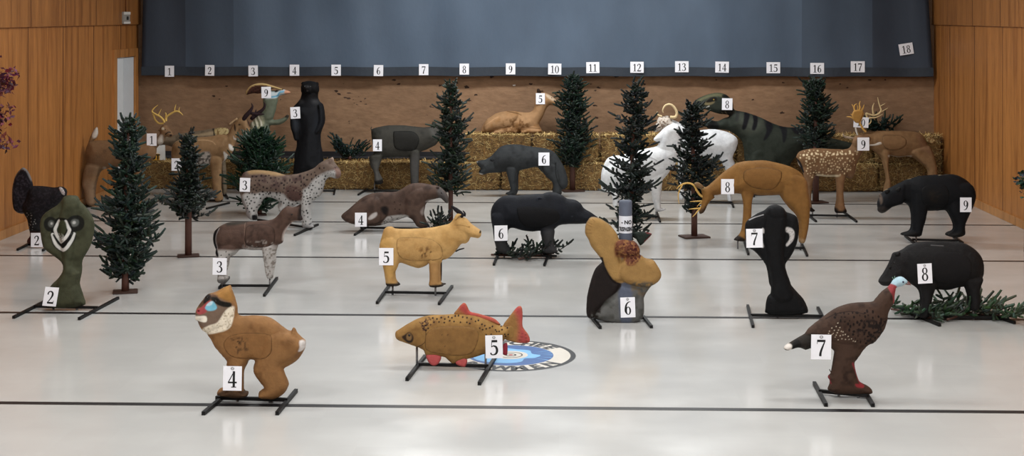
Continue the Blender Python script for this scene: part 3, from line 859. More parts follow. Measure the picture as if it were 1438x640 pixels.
DG = (33,46,41)
tree('artificial_fir','tall dark fir on a brown pole and square plate, beside the olive hooded snake target', 176, 410.5, [(167,8),(182,20),(215,24),(250,23),(285,30),(303,46),(325,46),(338,56),(352,44),(368,44),(392,26)], (34,49,41), 11, lean=5, twig=.12, level=.055, trunk_px=11, plate=(17,8))
tree('artificial_fir','dark fir on a thin brown pole in front of the pronghorn target', 264.5, 360, [(190,6),(205,13),(230,17),(255,21),(272,28),(288,38),(298,46),(303,36)], (26,36,30), 12, lean=0, twig=.10, level=.05, trunk_px=10, plate=(15,7), rise=.05)
tree('artificial_fir','wide bushy green fir behind the spotted lynx target', 364, 302, [(186,8),(198,22),(215,34),(245,42),(275,42),(296,30)], (22,48,32), 13, twig=.16, level=.055, per=14, trunk_px=8, plate=(10,6), rise=.35, dens=1.6)
tree('artificial_fir','tall slim fir with a long bare pole behind the tan calf target', 633, 312, [(117,5),(140,18),(165,25),(190,26),(225,28),(250,30),(268,32)], (34,46,37), 14, lean=0, twig=.13, level=.07, per=9, trunk_px=7, plate=(12,7), rise=.1)
tree('artificial_fir','dense fir standing against the straw bales next to the lying doe', 804, 268.5, [(109,6),(122,16),(150,22),(175,24),(200,27),(222,28),(232,20)], (30,44,36), 15, twig=.12, level=.06, per=12, trunk_px=8, plate=(15,7), rise=.2, ymax=.05)
tree('artificial_fir','tall fir with drooping lower limbs in front of the white goat target', 885, 346, [(117,7),(135,17),(158,22),(178,30),(205,27),(218,20),(232,34),(250,38),(275,46),(285,28),(300,22),(312,36),(330,26)], (24,34,30), 16, twig=.11, level=.058, per=11, trunk_px=8, plate=(10,6), lean=9, rise=.05, sparse=.72)
tree('artificial_fir','fir on a bare brown pole in front of the white ram, near the grazing deer', 975, 333, [(146,8),(158,18),(185,25),(210,28),(225,36),(245,38),(262,32),(275,20),(296,12)], (23,32,29), 17, lean=-5, twig=.10, level=.055, per=11, trunk_px=9, plate=(19,8), rise=.05, sparse=.8)
tree('artificial_fir','slim fir standing by the tail of the striped dinosaur', 1145.5, 284.5, [(115,8),(126,20),(150,20),(172,24),(195,28),(207,26)], (28,42,34), 18, twig=.11, level=.055, per=12, trunk_px=9, plate=(15,7), rise=.2)

def shrub(name, label, px, gy, Z, z0, spans, rgb, seed, twig=.12, n=26, cat='artificial plant'):
    s = Z/F; r = random.Random(seed); root = empty(name, PW(px, gy, Z), TH); tag(root, label, cat)
    mb = MB(); mb.tube([(0,0,0),(0,0,.06)], .03, 8); mb.build('stem', wood_pole(), root, True)
    vs, fs, cs = [], [], []; col = lin(rgb, KP)[:3]
    for k in range(n):
        sx, h = r.choice(spans)
        tx = (sx + r.uniform(-5,5))*s; tz = h*s*r.uniform(.55,1.0); ty = r.uniform(-.12,.1)
        d = Vector((tx, ty, tz)); L_ = d.length; az = math.atan2(d.y, d.x); hz = math.hypot(d.x, d.y)
        make_branch(vs, fs, cs, (0,0,.04), az, hz, tz/max(hz,.02)*.8, s, r, twig, col, 1.3) if hz > .12 else make_branch(vs, fs, cs, (tx*.5, ty*.5, .04), az, .05, 1.0, s, r, twig, col, 1.3)
        # upright shoots
        make_branch(vs, fs, cs, (tx*.6, ty*.6, tz*.3), az, .12, tz/.12*.6, s, r, twig, col, 1.3)
    ob('foliage', vs, fs, fol(rgb, 'fir_foliage'), root, False, cs)
    return root
Zs = YH+.2
shrub('fir_cutting','curly dark green cutting standing on the straw bales beside the black bear', 491, 224.5, 21.35, .428, [(-22,50),(-14,30),(-5,25),(0,28),(8,32),(16,22),(-24,40)], (26,42,38), 21, twig=.13, n=16)
shrub('fir_cutting','small dark green sprig on the top straw bales behind the antlered buck', 1236, 186.5, 21.2, .856, [(-18,10),(0,30),(12,20),(24,18),(-8,26)], (18,40,34), 22, twig=.12, n=12)

def branch_thing(label, a, b, h, seed, rgb=(26,38,32), twig=.1, n=5, spread=.5):
    """a cut fir branch lying on the floor from pixel a to pixel b"""
    A, B = FL(*a), FL(*b); r = random.Random(seed)
    root = empty('fir_branch', (A.x, A.y, 0), 0); tag(root, label, 'fir branch')
    d = B-A; L_ = d.length; az = math.atan2(d.y, d.x)
    mb = MB(); mb.tube([(0,0,.02), (d.x*.5,d.y*.5,.035), (d.x,d.y,.03)], [.011,.008,.004], 7); mb.build('stem', wood_pole(), root, True)
    vs, fs, cs = [], [], []; col = lin(rgb, KP)[:3]
    for k in range(n):
        t = (k+.5)/n; base = (d.x*t, d.y*t, .03)
        for sg in (-1, 1):
            make_branch(vs, fs, cs, base, az+sg*r.uniform(.3,1.1)*spread*2, r.uniform(.10,.2), r.uniform(.0,h), 1, r, twig, col, 1.7)
    for v in vs:
        if v.z < .006: v.z = .006 + r.uniform(0,.004)
    ob('needles', vs, fs, fol(rgb, 'fir_foliage'), root, False, cs)
    return root
# ================================================================== FOAM TARGETS, front rows
def box_(x0,y0,x1,y1): return [(x0,y0),(x1,y0),(x1,y1),(x0,y1)]

# ---- mandrill -------------------------------------------------------
A = lambda t: cr(260,390,5,t); B = lambda t: cr(260,470,5,t)
f = Fig('mandrill_target', 'brown crouching mandrill target with red nose, blue cheek and cream beard', 352, 565)
out = A('318,50 300,55 260,72 220,95 178,107 152,120 140,170 120,190 96,215 82,255 80,282 98,302 125,330 133,352 160,400 182,432 205,478 240,520 292,580') + B('294,186 292,260 288,330 282,365 244,374 222,412 245,425 300,432 360,438 415,438 440,425 447,405 438,392 415,385 413,330 416,250 440,200 452,175 490,180 478,230 492,270 520,315 556,362 540,382 518,400 516,432 540,448 600,448 650,442 700,405 725,360 728,335 710,290 690,242 750,205 800,165 840,100') + A('845,480 848,440 825,420 790,385 775,355 757,347 745,370 715,362 660,320 610,285 560,268 480,262 380,262 368,200 350,135 330,80')
haunch = A('560,400 640,360 740,380 820,430 830,500 760,570 690,600') + B('700,240 725,335 700,400 640,440 560,440 520,430 530,395 560,365 520,310 485,250 500,190 530,120')
arm = A('330,420 420,430 440,520 430,590') + B('416,250 413,380 440,395 440,425 360,436 250,424 228,410 290,370 296,200')
f.body([(out,15), (haunch,13,-6), (arm,10,-5), (A('90,230 150,120 230,95 320,60 350,140 360,260 300,350 150,380 90,290'),13,-4),
        (A('90,205 150,130 190,150 170,230 160,285 90,290 82,260'),9,-9)], (134,96,58), [
 ('M', out, (116,80,46), 2, .09, .5),
 ('P', A('235,95 300,50 330,80 350,130 330,150 260,125'), (150,108,55), 2),
 ('P', A('145,125 240,120 345,180 330,250 270,290 190,330 130,330 85,290 80,250 100,210'), (112,92,78), 2),
 ('P', A('95,180 180,110 235,110 240,130 170,190'), (96,70,52), 1.2),
 ('P', A('350,190 354,235 338,320 300,352 250,366 190,380 150,388 132,350 180,318 235,300 262,270 290,225 320,195'), (222,210,190), 1),
 ('M', A('350,190 354,235 338,320 300,352 250,366 190,380 150,388 132,350 180,318 235,300 262,270 290,225 320,195'), (170,156,132), 1, .5, .62),
 ('P', A('82,254 120,250 166,252 166,292 110,288 86,278'), (228,220,205), .6),
 ('P', A('150,118 178,108 192,118 188,140 165,160 146,158'), (40,30,28), 1),
 ('P', A('195,124 240,122 270,145 330,160 336,186 300,188 255,176 215,150'), (44,40,34), 1),
 ('P', A('98,208 130,190 175,150 200,145 188,165 165,185 168,222 130,238 100,230'), (160,72,74), .8),
 ('E', 260+112/5, 390+214/5, 2, 1.4, (110,30,36), .6),
 ('P', A('158,190 190,155 215,150 240,185 232,205 200,214 172,210'), (120,186,210), .8),
 ('P', A('165,178 190,152 212,150 200,175'), (186,212,224), .8),
 ('P', A('812,430 845,440 848,470 835,498 806,500 815,470'), (196,190,186), 1),
 ('P', B('225,410 300,372 430,385 447,405 440,428 300,432'), (88,64,44), 1.5)])
f.core(A('285,460 300,415 345,385 430,370 530,370 610,385 625,430 620,500 570,545 480,555 380,545 320,520'), (128,90,52), .7,
 [('M', A('320,410 440,400 470,470 420,520 330,500'), (98,68,40), 2, .3, .52), ('D', A('385,425 375,465 400,485 350,440 410,492 370,480 430,470 392,440'), .8, (52,36,24))])
f.eye(260+172/5, 390+128/5, 1.6); f.eye(260+232/5, 390+148/5, 1.6)
MANDRILL = f
card('4', 329.5, 527, 26, 34, 'white number 4 card pinned to the front leg of the mandrill target', f, tilt=1, pin=True)
stand('black steel stand under the mandrill target', ((303,563),(404,566)), (((318.5,555),(285.5,583)),((416,550.5),(389,583))), ((334,563,556),(379,565,557),(382,565,557)))

# ---- carp -----------------------------------------------------------
A = lambda t: cr(550,420,5,t)
f = Fig('carp_target', 'golden brown carp target with pink fins beside the painted floor emblem', 640, 516.5)
body = A('25,240 30,225 60,205 110,175 160,145 220,122 270,112 350,108 440,103 520,103 600,115 680,145 760,182 800,185 830,200 830,270 800,275 730,360 640,388 580,408 520,422 470,440 430,452 400,430 375,408 330,402 245,398 225,360 200,345 165,325 120,310 80,295 40,282 26,265')
spots = 'P'
f.body([(body,13,0,20), (A('30,240 60,205 130,160 230,130 262,200 255,300 200,335 120,310 40,280'),10,-3), ([(a,b) for a,b in A('800,180 860,185 860,270 790,280 740,230')],4)], (142,106,58), [
 ('P', A('250,112 440,100 620,115 780,180 830,200 820,240 700,190 600,160 300,160 240,180'), (150,114,62), 2),
 ('M', body, (122,88,48), 2, .1, .5),
 ('P', A('95,235 130,215 158,250 150,285 120,295 95,275 75,250'), (70,52,38), 1),
 ('P', A('110,235 130,222 146,250 135,275 112,268'), (128,98,62), 1),
 ('L', A('200,150 230,180 245,230 235,290 180,325'), 1.0, (84,60,40)),
 ('L', A('28,268 45,272 55,280'), .9, (50,30,26)),
 ('M', A('215,150 270,115 300,130 260,200 225,210'), (74,46,44), 1, .55, .5),
 ('D', A('290,125 320,130 350,122 375,130 400,118 425,122 448,112 470,110 300,150 335,148 372,152 410,140 440,145 485,150 530,150 550,158 500,118 530,122 560,130 590,145 610,140 635,165 655,175 665,195 690,190 708,182 730,205 755,215 775,205 665,235 700,232 738,215 240,170 260,190 225,190 245,205 795,235 800,250 818,240 800,185 812,195 770,185 640,200 620,190'), 1.15, (58,36,30)),
 ('P', A('770,300 810,290 815,385 790,392 765,370'), (150,48,62), 1)])
f.core(A('240,330 238,280 250,225 300,188 400,175 530,178 590,195 612,235 600,300 560,365 470,383 340,372 262,352'), (136,100,56), .8, [('M', A('250,200 600,190 600,370 260,360'), (124,90,50), 2, .16, .5), ('D', A('360,235 375,240 395,232 380,315 400,250 362,250'), .7, (80,58,38))])
fr = lambda a: [('P', a, (176,74,72), 5)]
f.fin('dorsal_fin', A('440,108 465,65 490,35 512,25 530,45 550,85 600,98 660,115 710,130 740,150 765,182 700,165 620,140 540,122'), 2.2, 0, (150,104,60), [('P', A('470,60 512,20 545,70 600,95 720,130 770,180 700,150 600,125 530,110'), (172,72,68), 3)])
f.fin('tail_fin', A('780,190 820,130 850,90 880,55 900,47 915,60 920,110 918,170 925,200 955,240 970,275 965,302 930,308 880,305 820,290 790,270'), 3, 0, (146,106,60), [('P', A('850,60 905,40 930,110 925,190 985,280 960,320 890,310 895,200 880,120'), (172,74,72), 4), ('L', A('890,230 955,250'), .7, (120,60,50)), ('L', A('890,255 960,272'), .7, (120,60,50)), ('L', A('880,280 955,292'), .7, (120,60,50))])
f.fin('pectoral_fin', A('245,385 290,372 335,385 350,405 330,445 295,460 265,440 250,415'), 3, -6, (182,82,82))
f.fin('pelvic_fin', A('455,420 500,400 532,420 520,465 490,466 452,448'), 3, -5, (182,84,82))
f.fin('anal_fin', A('765,340 790,310 812,310 812,385 790,392 765,370'), 2.5, 0, (150,50,64))
f.eye(550+128/5, 420+238/5, 1.7)
card('5', 694, 483.5, 24, 32, 'white number 5 card pinned to the tail end of the carp target', f, tilt=-1.5, pin=True)
stand('black steel stand under the carp target', ((588,515.5),(686,518)), (((597,502),(571.5,535)),((697,501),(673,541))), ((585.5,515,486),(682,518,497)))

# ---- hen turkey ------------------------------------------------------
A = lambda t: cr(1090,380,5,t); B = lambda t: cr(1090,460,5,t)
f = Fig('turkey_target', 'brown standing turkey target with pale blue head and red throat', 1192, 558)
out = A('52,545 60,525 90,505 140,475 200,440 250,400 300,345 350,305 420,260 490,234 560,222 670,216 700,190 740,145 780,115 800,95 820,65 845,45 880,40 910,58 925,80 900,98 880,110 845,118 838,140 832,180 830,220 815,245 790,290 780,350 760,410 720,470 680,510 650,520 610,560 570,620') + B('550,250 565,325 582,370 600,385 640,405 670,430 677,455 665,465 620,470 560,468 480,465 420,462 372,445 360,425 370,400 375,370 362,350 364,335 378,322 385,300 395,240 405,175 402,160 375,140 330,135 260,142 228,148 205,156 180,145 150,140 100,155 70,158')
f.body([(out,11,0,14), (A('200,440 350,310 480,250 660,235 770,330 740,430 640,510 480,540 330,500'),15,0,22)], (84,62,50), [
 ('M', out, (70,50,40), 2, .12, .5),
 ('P', A('50,545 95,500 200,440 260,440 235,560 60,570'), (58,52,46), 2),
 ('P', A('50,548 60,522 88,508 108,520 104,552 70,560'), (214,206,198), .8),
 ('P', A('108,505 150,478 165,520 120,550 104,552'), (36,32,30), 1),
 ('P', A('50,545 80,550 95,556 60,560'), (50,44,40), .6),
 ('P', A('820,60 880,36 945,80 900,105 838,118 800,95'), (164,192,204), 1),
 ('P', A('785,98 815,90 842,112 836,180 832,216 814,226 806,170 784,130'), (140,56,60), .8),
 ('S', A('380,300 620,260 740,350 720,450 600,510 520,440 440,340'), 60, .9, 1.9, (46,34,30), 4, 4.2),
 ('M', A('540,360 760,330 720,470 620,500'), (52,40,36), 3, .3, .45),
 ('L', A('340,330 420,290 520,275 600,290'), 1.0, (62,46,38)),
 ('D', A('417,352 405,375 430,382 375,386 392,402 420,400 358,408 384,424 412,418 440,408 375,432 405,436 432,440 452,434 468,430 398,450 445,462 470,466 488,444 495,466 512,462 540,482 420,470 352,424 452,412 525,478'), .72, (206,192,170)),
 ('L', B('528,240 545,280 560,320 575,365 600,402'), 3.2, (134,48,54), 1),
 ('P', B('545,380 610,395 600,410 555,405'), (140,44,50), 1),
 ('L', B('376,290 366,330 372,360 380,385'), 1.6, (130,40,50), 1)])
mb_ = f.tubes('beak', [(cr(1090,380,5,'905,72 930,84 946,103'), [1.6,1.2,.4]), (cr(1090,380,5,'902,90 925,95 938,98'), [1.2,.9,.4])], (128,86,84))
f.tubes('head_tuft', [(cr(1090,380,5,'826,62 815,45'), [.5,.3]), (cr(1090,380,5,'832,58 832,36'), [.5,.3])], (120,160,140))
f.eye(1090+880/5, 380+71/5, 1.5, (30,34,60))
f.tubes('spur', [(cr(1090,460,5,'390,320 378,300 374,290'), [.9,.7,.4])], (60,40,38))
card('7', 1150, 483.7, 28, 34.5, 'white number 7 card pinned to the tail of the brown turkey target', f, tilt=1, pin=True)
stand('black steel stand under the brown turkey target', ((1150,553.5),(1219,560)), (((1143.5,540),(1160,571)),((1212,548),(1226,571.5))), ((1178,556,551),(1205,558.5,552)))

# ---- tan calf with horns -------------------------------------------------
A = lambda t: cr(510,290,5,t)
f = Fig('calf_target', 'pale tan stocky calf-like target with short black horns', 585, 414.3)
out = A('135,190 145,160 170,140 205,140 225,152 300,155 400,152 480,145 560,130 610,115 640,78 670,60 700,70 730,85 755,115 790,140 825,165 831,185 820,215 800,222 775,212 755,215 740,245 715,260 690,262 660,300 620,345 585,368 550,378 545,400 545,480 550,530 582,536 575,548 510,562 465,552 460,540 468,500 462,430 468,395 440,415 390,432 340,420 290,402 258,395 240,420 228,460 235,512 262,542 250,552 170,550 158,520 155,480 145,450 150,420 140,390 122,340 118,260 128,215')
f.body([(out,13,0,16), (A('240,200 480,160 600,150 640,250 580,350 400,410 260,390 200,300'),17,0,24),
        (A('120,250 200,200 260,260 255,390 228,460 235,515 258,545 172,550 158,500 148,440 130,360'),9,-9), (A('455,300 560,290 560,370 545,400 542,520 575,545 510,560 465,550 468,500 464,400'),8,-9),
        (A('640,90 700,70 780,140 825,170 825,210 780,215 720,200 650,170'),10,-4)], (188,149,92), [
 ('M', out, (174,134,78), 3, .08, .5),
 ('P', A('120,210 160,190 200,250 200,380 235,400 225,470 150,470 120,300'), (182,142,80), 4),
 ('P', A('465,390 545,385 545,530 460,540'), (166,126,78), 3),
 ('P', A('150,525 262,528 264,556 165,556'), (66,54,44), 1.2), ('P', A('458,540 550,532 590,530 575,560 460,560'), (66,54,44), 1.2),
 ('E', 510+822/5, 290+173/5, 1.2, 1.6, (60,60,50)), ('E', 510+745/5, 290+133/5, 1.4, .8, (130,96,50)),
 ('L', A('640,122 690,120 735,132 748,140'), .8, (140,104,58)),
 ('D', A('560,365 565,372'), 1.0, (60,34,26))])
f.body([(A('535,370 552,372 551,520 536,522'),3,6)], (74,54,38), name='far_leg')
f.core(A('245,300 240,240 258,212 330,205 430,208 500,225 548,262 562,310 550,352 470,366 380,370 300,362 262,340'), (180,141,86), .7, [('M', A('400,280 470,270 460,340 410,345'), (120,84,46), 2, .45, .5), ('D', A('425,310 430,330 440,315 418,322 450,300 480,305 425,345'), .7, (90,62,36)), ('M', A('240,210 560,210 560,370 240,370'), (160,118,64), 2, .2, .6)])
f.tubes('horn', [([(651,303,-6),(646,298,-6),(640,293,-6),(634,288,-6)], [3.2,3.6,3,.8]), ([(652.5,303,-4),(653,299,-4),(650,295,-4)], [1.6,1.4,.6])], (24,22,26))
f.tubes('ear', [([(640,306,-8),(643,301,-9),(648,300,-8)], [2.4,2.4,1.2])], (196,160,104))
f.tubes('tongue_rod', [([(640,353,0),(645,350,-2),(652,348,-3)], [.9,1.1,.9])], (26,24,26))
f.eye(510+822/5, 290+173/5, .9)
card('5', 544, 357, 20, 24, 'white number 5 card pinned to the rump of the tan calf target', f, tilt=0)
stand('black steel stand under the tan calf target', ((541,413.5),(627,415)), (((546.5,402.5),(529.5,427)),((635,403.5),(616.5,428.5))), ((551.5,413.5,400),(611.5,415,401)))

# ---- brown foal ----------------------------------------------------------
A = lambda t: cr(290,280,5,t)
f = Fig('antelope_target', 'dark brown antelope target with white chest, belly and legs', 350, 404.5)
out = A('45,270 55,225 90,190 140,165 200,155 270,155 380,148 460,140 500,110 530,72 570,44 605,52 640,42 664,30 666,70 668,110 676,138 660,152 620,152 590,172 560,215 545,250 537,300 505,318 485,332 486,370 486,430 478,480 470,540 455,560 437,552 425,530 415,480 405,420 398,360 330,357 280,352 235,352 205,385 168,405 162,440 152,480 142,520 157,545 140,575 95,585 77,560 85,520 80,480 75,420 90,395 65,350 50,310')
f.body([(out,12,0,16), (A('60,220 140,175 300,165 460,150 520,220 510,300 400,345 240,345 100,360 60,300'),15,0,22), (A('75,330 180,300 220,350 165,400 150,480 142,520 152,545 138,572 97,582 80,560 86,520 82,450'),7,-7),
        (A('398,320 470,320 450,400 440,470 445,530 452,556 437,552 422,520 408,430'),6,-7), (A('440,320 500,310 487,370 486,430 476,490 466,530 452,520 458,440 450,380'),5,5)], (92,70,60), [
 ('M', out, (78,58,50), 3, .12, .5),
 ('P', A('90,345 200,348 280,352 280,362 200,395 165,410 160,600 60,600 85,420 80,385'), (172,168,164), 2),
 ('P', A('395,338 490,325 490,600 420,600 398,400'), (170,166,162), 2.5),
 ('M', A('280,310 400,300 480,315 500,330 400,365 280,360'), (160,154,150), 3, .55, .42),
 ('P', A('285,335 400,335 400,365 285,362'), (158,152,148), 3),
 ('P', A('592,168 628,152 600,190 575,225 550,262 537,285 540,240 560,200'), (196,184,178), 1.2),
 ('P', A('600,148 660,146 676,138 660,158 620,158'), (150,130,118), 1),
 ('P', A('655,60 668,62 678,138 655,145 645,120'), (60,46,42), 1.5),
 ('P', A('40,270 52,222 92,188 82,220 72,270 80,320 98,372 92,395 62,352 46,310'), (30,28,30), .8),
 ('L', A('95,200 78,245 76,290 92,345'), 1.4, (120,112,110), .8),
 ('L', A('276,160 280,240 277,350'), .8, (120,98,86)),
 ('P', A('150,160 270,152 270,162 160,178'), (62,58,50), 2),
 ('S', A('100,360 180,355 170,395 110,400'), 4, .8, 1.1, (60,56,56), 3, 5),
 ('M', A('80,420 160,410 160,600 70,600'), (128,120,116), 1, .4, .5), ('M', A('405,360 490,350 490,560 430,560'), (120,112,106), 1, .4, .55),
 ('P', A('75,555 140,545 150,560 130,590 80,590'), (110,106,104), 1)])
f.core(A('285,300 282,230 290,185 330,170 420,168 478,190 492,240 480,300 420,325 340,330'), (90,68,58), .6, [('M', A('285,170 490,170 490,330 285,330'), (74,56,48), 2, .2, .5), ('M', A('285,285 490,280 490,330 285,330'), (140,132,126), 2, .7, .6)])
f.fin('ear', A('628,60 645,40 664,28 668,45 655,64 640,72'), 1.2, -4, (70,52,46))
f.eye(290+608/5, 280+98/5, 1.1)
card('3', 311.5, 371.3, 19.5, 23.5, 'white number 3 card pinned to the hind leg of the brown antelope target', f, tilt=1)
stand('black steel stand under the brown antelope target', ((313,404.3),(379,404.5)), (((321,391),(308,406)),((389,392),(371,416.5))), ((379,404,391),(312,404,394)))

# ---- spotted lynx ----------------------------------------------------------
A = lambda t: cr(320,205,5,t)
f = Fig('lynx_target', 'mauve-brown spotted lynx target with white speckled legs', 395, 325, Z=17.2)
out = A('738,78 746,102 762,130 790,168 796,200 782,225 750,228 720,217 697,228 682,262 667,320 642,356 605,382 592,402 586,470 590,540 606,562 590,578 537,578 522,560 522,500 516,430 526,398 500,395 462,425 430,422 412,442 372,466 352,442 372,402 330,372 290,360 252,370 236,410 208,452 212,500 202,520 160,515 130,482 130,440 110,400 87,340 78,300 85,240 95,212 115,184 160,170 230,168 330,180 400,200 460,198 520,186 600,156 645,118 695,92')
f.body([(out,11,0,15), (A('95,240 200,180 400,210 560,190 600,260 580,370 460,410 300,350 160,350'),14,0,20), (A('100,330 200,300 240,370 205,450 205,510 165,512 135,480 130,440 112,400'),7,-7), (A('520,330 600,330 590,400 585,480 588,545 600,565 545,575 526,555 526,480'),7,-7), (A('360,380 440,400 400,450 365,462 345,440'),5,7),
        (A('640,130 700,100 760,140 785,190 770,215 700,210 650,190'),9,-3)], (104,88,78), [
 ('M', out, (86,66,62), 3, .14, .5),
 ('P', A('150,165 240,165 330,178 400,200 330,205 250,190 160,192'), (150,122,86), 1.8),
 ('P', A('125,330 160,325 210,330 250,318 330,320 400,330 440,370 520,375 530,310 570,280 600,240 640,205 700,175 755,165 765,190 752,225 700,230 680,280 640,370 600,400 600,600 515,600 515,430 440,430 370,470 345,440 350,380 280,365 250,380 220,450 215,530 130,530 105,400'), (172,170,168), 2),
 ('P', A('85,340 105,330 150,420 175,470 160,520 128,480'), (130,124,122), 2),
 ('M', A('410,290 470,270 530,300 525,370 440,375'), (92,68,62), 2, .6, .2),
 ('S', A('140,330 240,325 300,330 240,400 200,450 150,440'), 26, .8, 1.25, (34,32,34), 6, 3.4),
 ('S', A('520,300 600,240 680,190 690,260 640,350 590,390 585,540 530,540 525,400'), 58, .7, 1.25, (34,32,34), 7, 3.3),
 ('S', A('260,325 430,345 500,390 420,420 340,360'), 16, .8, 1.3, (44,38,38), 8, 3.5),
 ('S', A('180,200 420,210 560,190 640,150 700,130 640,200 520,290 400,320 200,310'), 60, .8, 1.5, (58,44,44), 9, 4.2),
 ('S', A('690,165 750,165 755,200 700,200'), 10, .4, .7, (50,42,42), 10, 2),
 ('P', A('752,150 790,165 797,200 783,225 762,215 765,180'), (124,98,88), 1.4),
 ('P', A('180,478 205,478 210,518 185,520'), (38,36,38), .8),
 ('P', A('520,545 600,545 610,580 520,585'), (140,138,138), 1.5)])
f.fin('ear', A('690,100 715,90 738,76 746,100 735,120 705,118'), 1.3, -3, (152,132,118))
f.eye(320+757/5, 205+150/5, .9)
card('3', 346.5, 257.8, 14.5, 19.3, 'white number 3 card pinned to the rump of the spotted lynx target', f, tilt=2)
stand('black steel stand under the spotted lynx target', ((362,311),(438,323)), (((446.5,316.5),(413.5,331.5)),), ((436,322,318),))

# ---- stalking brown cat -------------------------------------------------------
A = lambda t: cr(470,250,5,t)
f = Fig('prowling_beast_target', 'long brown prowling beast target with white belly and low grey head', 560, 324)
out = A('45,272 58,248 100,215 150,170 200,132 260,107 340,98 430,94 470,75 520,45 560,35 620,35 680,46 730,55 762,78 790,112 800,150 790,180 765,160 740,140 700,148 662,160 642,182 626,228 640,288 662,332 645,348 582,342 560,312 540,287 512,272 450,292 390,308 330,330 260,338 200,332 120,320 68,300')
f.body([(out,12,0,17), (A('60,270 160,180 300,120 340,200 330,300 260,330 120,315'),11,-7), (A('500,120 620,60 640,180 630,250 655,335 590,340 545,285 500,250'),9,-7)], (92,72,62), [
 ('M', out, (78,60,52), 3, .1, .5),
 ('P', A('365,268 420,255 505,252 520,268 450,300 390,312 330,328 345,300'), (176,172,168), 1.2),
 ('M', A('365,268 420,255 505,252 520,268 450,300 390,312 330,328 345,300'), (96,90,88), 1, .5, .6),
 ('P', A('330,200 365,190 382,212 372,250 345,240'), (44,36,34), 1.6),
 ('P', A('245,268 270,240 300,228 306,245 288,265 255,280'), (182,176,172), 1),
 ('L', A('375,225 365,262 340,290 290,312 230,318'), 1.5, (66,50,44), 2),
 ('P', A('722,60 765,80 800,150 792,185 760,160 730,130'), (86,80,78), 2),
 ('P', A('640,160 665,148 690,150 660,165'), (170,162,158), 1), ('P', A('608,225 630,195 632,230 622,250'), (150,138,132), 1.5),
 ('D', A('425,160 465,180 430,208 460,212 350,300 405,270 370,300'), .8, (50,34,30))])
f.fin('ear', A('700,80 715,58 732,55 735,72 720,90'), 1.2, -6, (74,58,52))
f.eye(470+752/5, 250+100/5, 1.0)
card('4', 508.7, 305.7, 16.3, 19.5, 'white number 4 card pinned to the haunch of the prowling brown target', f, tilt=0)
stand('black steel stand under the prowling brown target', ((506,322),(604,324)), (((517,318),(498,331)),((612,318),(598,330))), ((510,322,312),(596,324,317)))
# ================================================================== FOAM TARGETS, middle rows
# ---- olive hooded snake -------------------------------------------------------
A = lambda t: cr(0,230,5,t); B = lambda t: cr(0,330,5,t)
f = Fig('cobra_target', 'olive green hooded snake target with two dark eye spots and a white V mark', 92, 434.5)
out = A('455,225 500,220 545,225 565,262 602,300 640,350 662,410 662,470 642,560 612,620 588,660') + B('578,195 578,250 562,330 570,370 595,448 602,480 590,492 520,513 400,513 332,500 315,480 330,400 360,350 410,300 442,248 442,220 430,190 385,152 330,112') + A('300,575 283,470 283,400 308,352 350,320 400,290 430,258')
f.body([(out,8,0,10), (A('455,225 545,225 570,300 560,420 540,600 520,700')+B('570,260 550,340 590,470 500,505 400,505 330,480 420,310 450,230')+A('440,600 420,420 440,300'),11,-4)], (76,78,58), [
 ('M', out, (66,68,48), 2, .1, .5),
 ('E', 73.5, 313.5, 9.5, 10.5, (42,44,38), 1.2), ('E', 74.5, 313, 4.5, 5, (86,88,84), 2), ('E', 75, 312.5, 1.6, 1.8, (168,168,164), 1.2),
 ('E', 109.5, 312, 11.5, 11.5, (42,44,38), 1.2), ('E', 108.5, 311, 5, 5.5, (92,94,90), 2), ('E', 108, 310.5, 2, 2.2, (176,176,172), 1.2),
 ('P', A('405,382 440,370 480,372 515,395 532,450 545,480 540,525 500,585 460,608 425,600 385,560 368,500 375,465 390,430'), (30,32,28), .8),
 ('L', A('382,490 400,548 428,580 460,594 492,575 522,525 534,482'), 4.6, (204,204,200), .8),
 ('L', A('388,492 420,548 450,570 480,550 510,520 530,475'), 2.2, (30,32,28), .8),
 ('L', A('430,394 410,430 400,458 415,500 444,538'), 4.4, (206,206,202), .8), ('L', A('484,394 500,430 510,458 485,505 444,540'), 4.4, (206,206,202), .8),
 ('P', A('442,390 478,388 492,430 490,455 470,490 446,508 425,480 418,450 425,425'), (66,72,48), .8),
 ('M', A('425,480 470,490 460,540 430,530'), (150,152,146), 1, .8, .4)])
card('2', 76.2, 413.3, 19, 26.5, 'white number 2 card pinned low on the olive hooded snake target', f, tilt=4, skew=.1)
stand('black steel stand under the olive hooded snake target', ((48,433.5),(137,435.5)), (((68,422.5),(19,447.5)),((166,420),(111,449.5))), ((75,434,431),(108,434.8,431)))

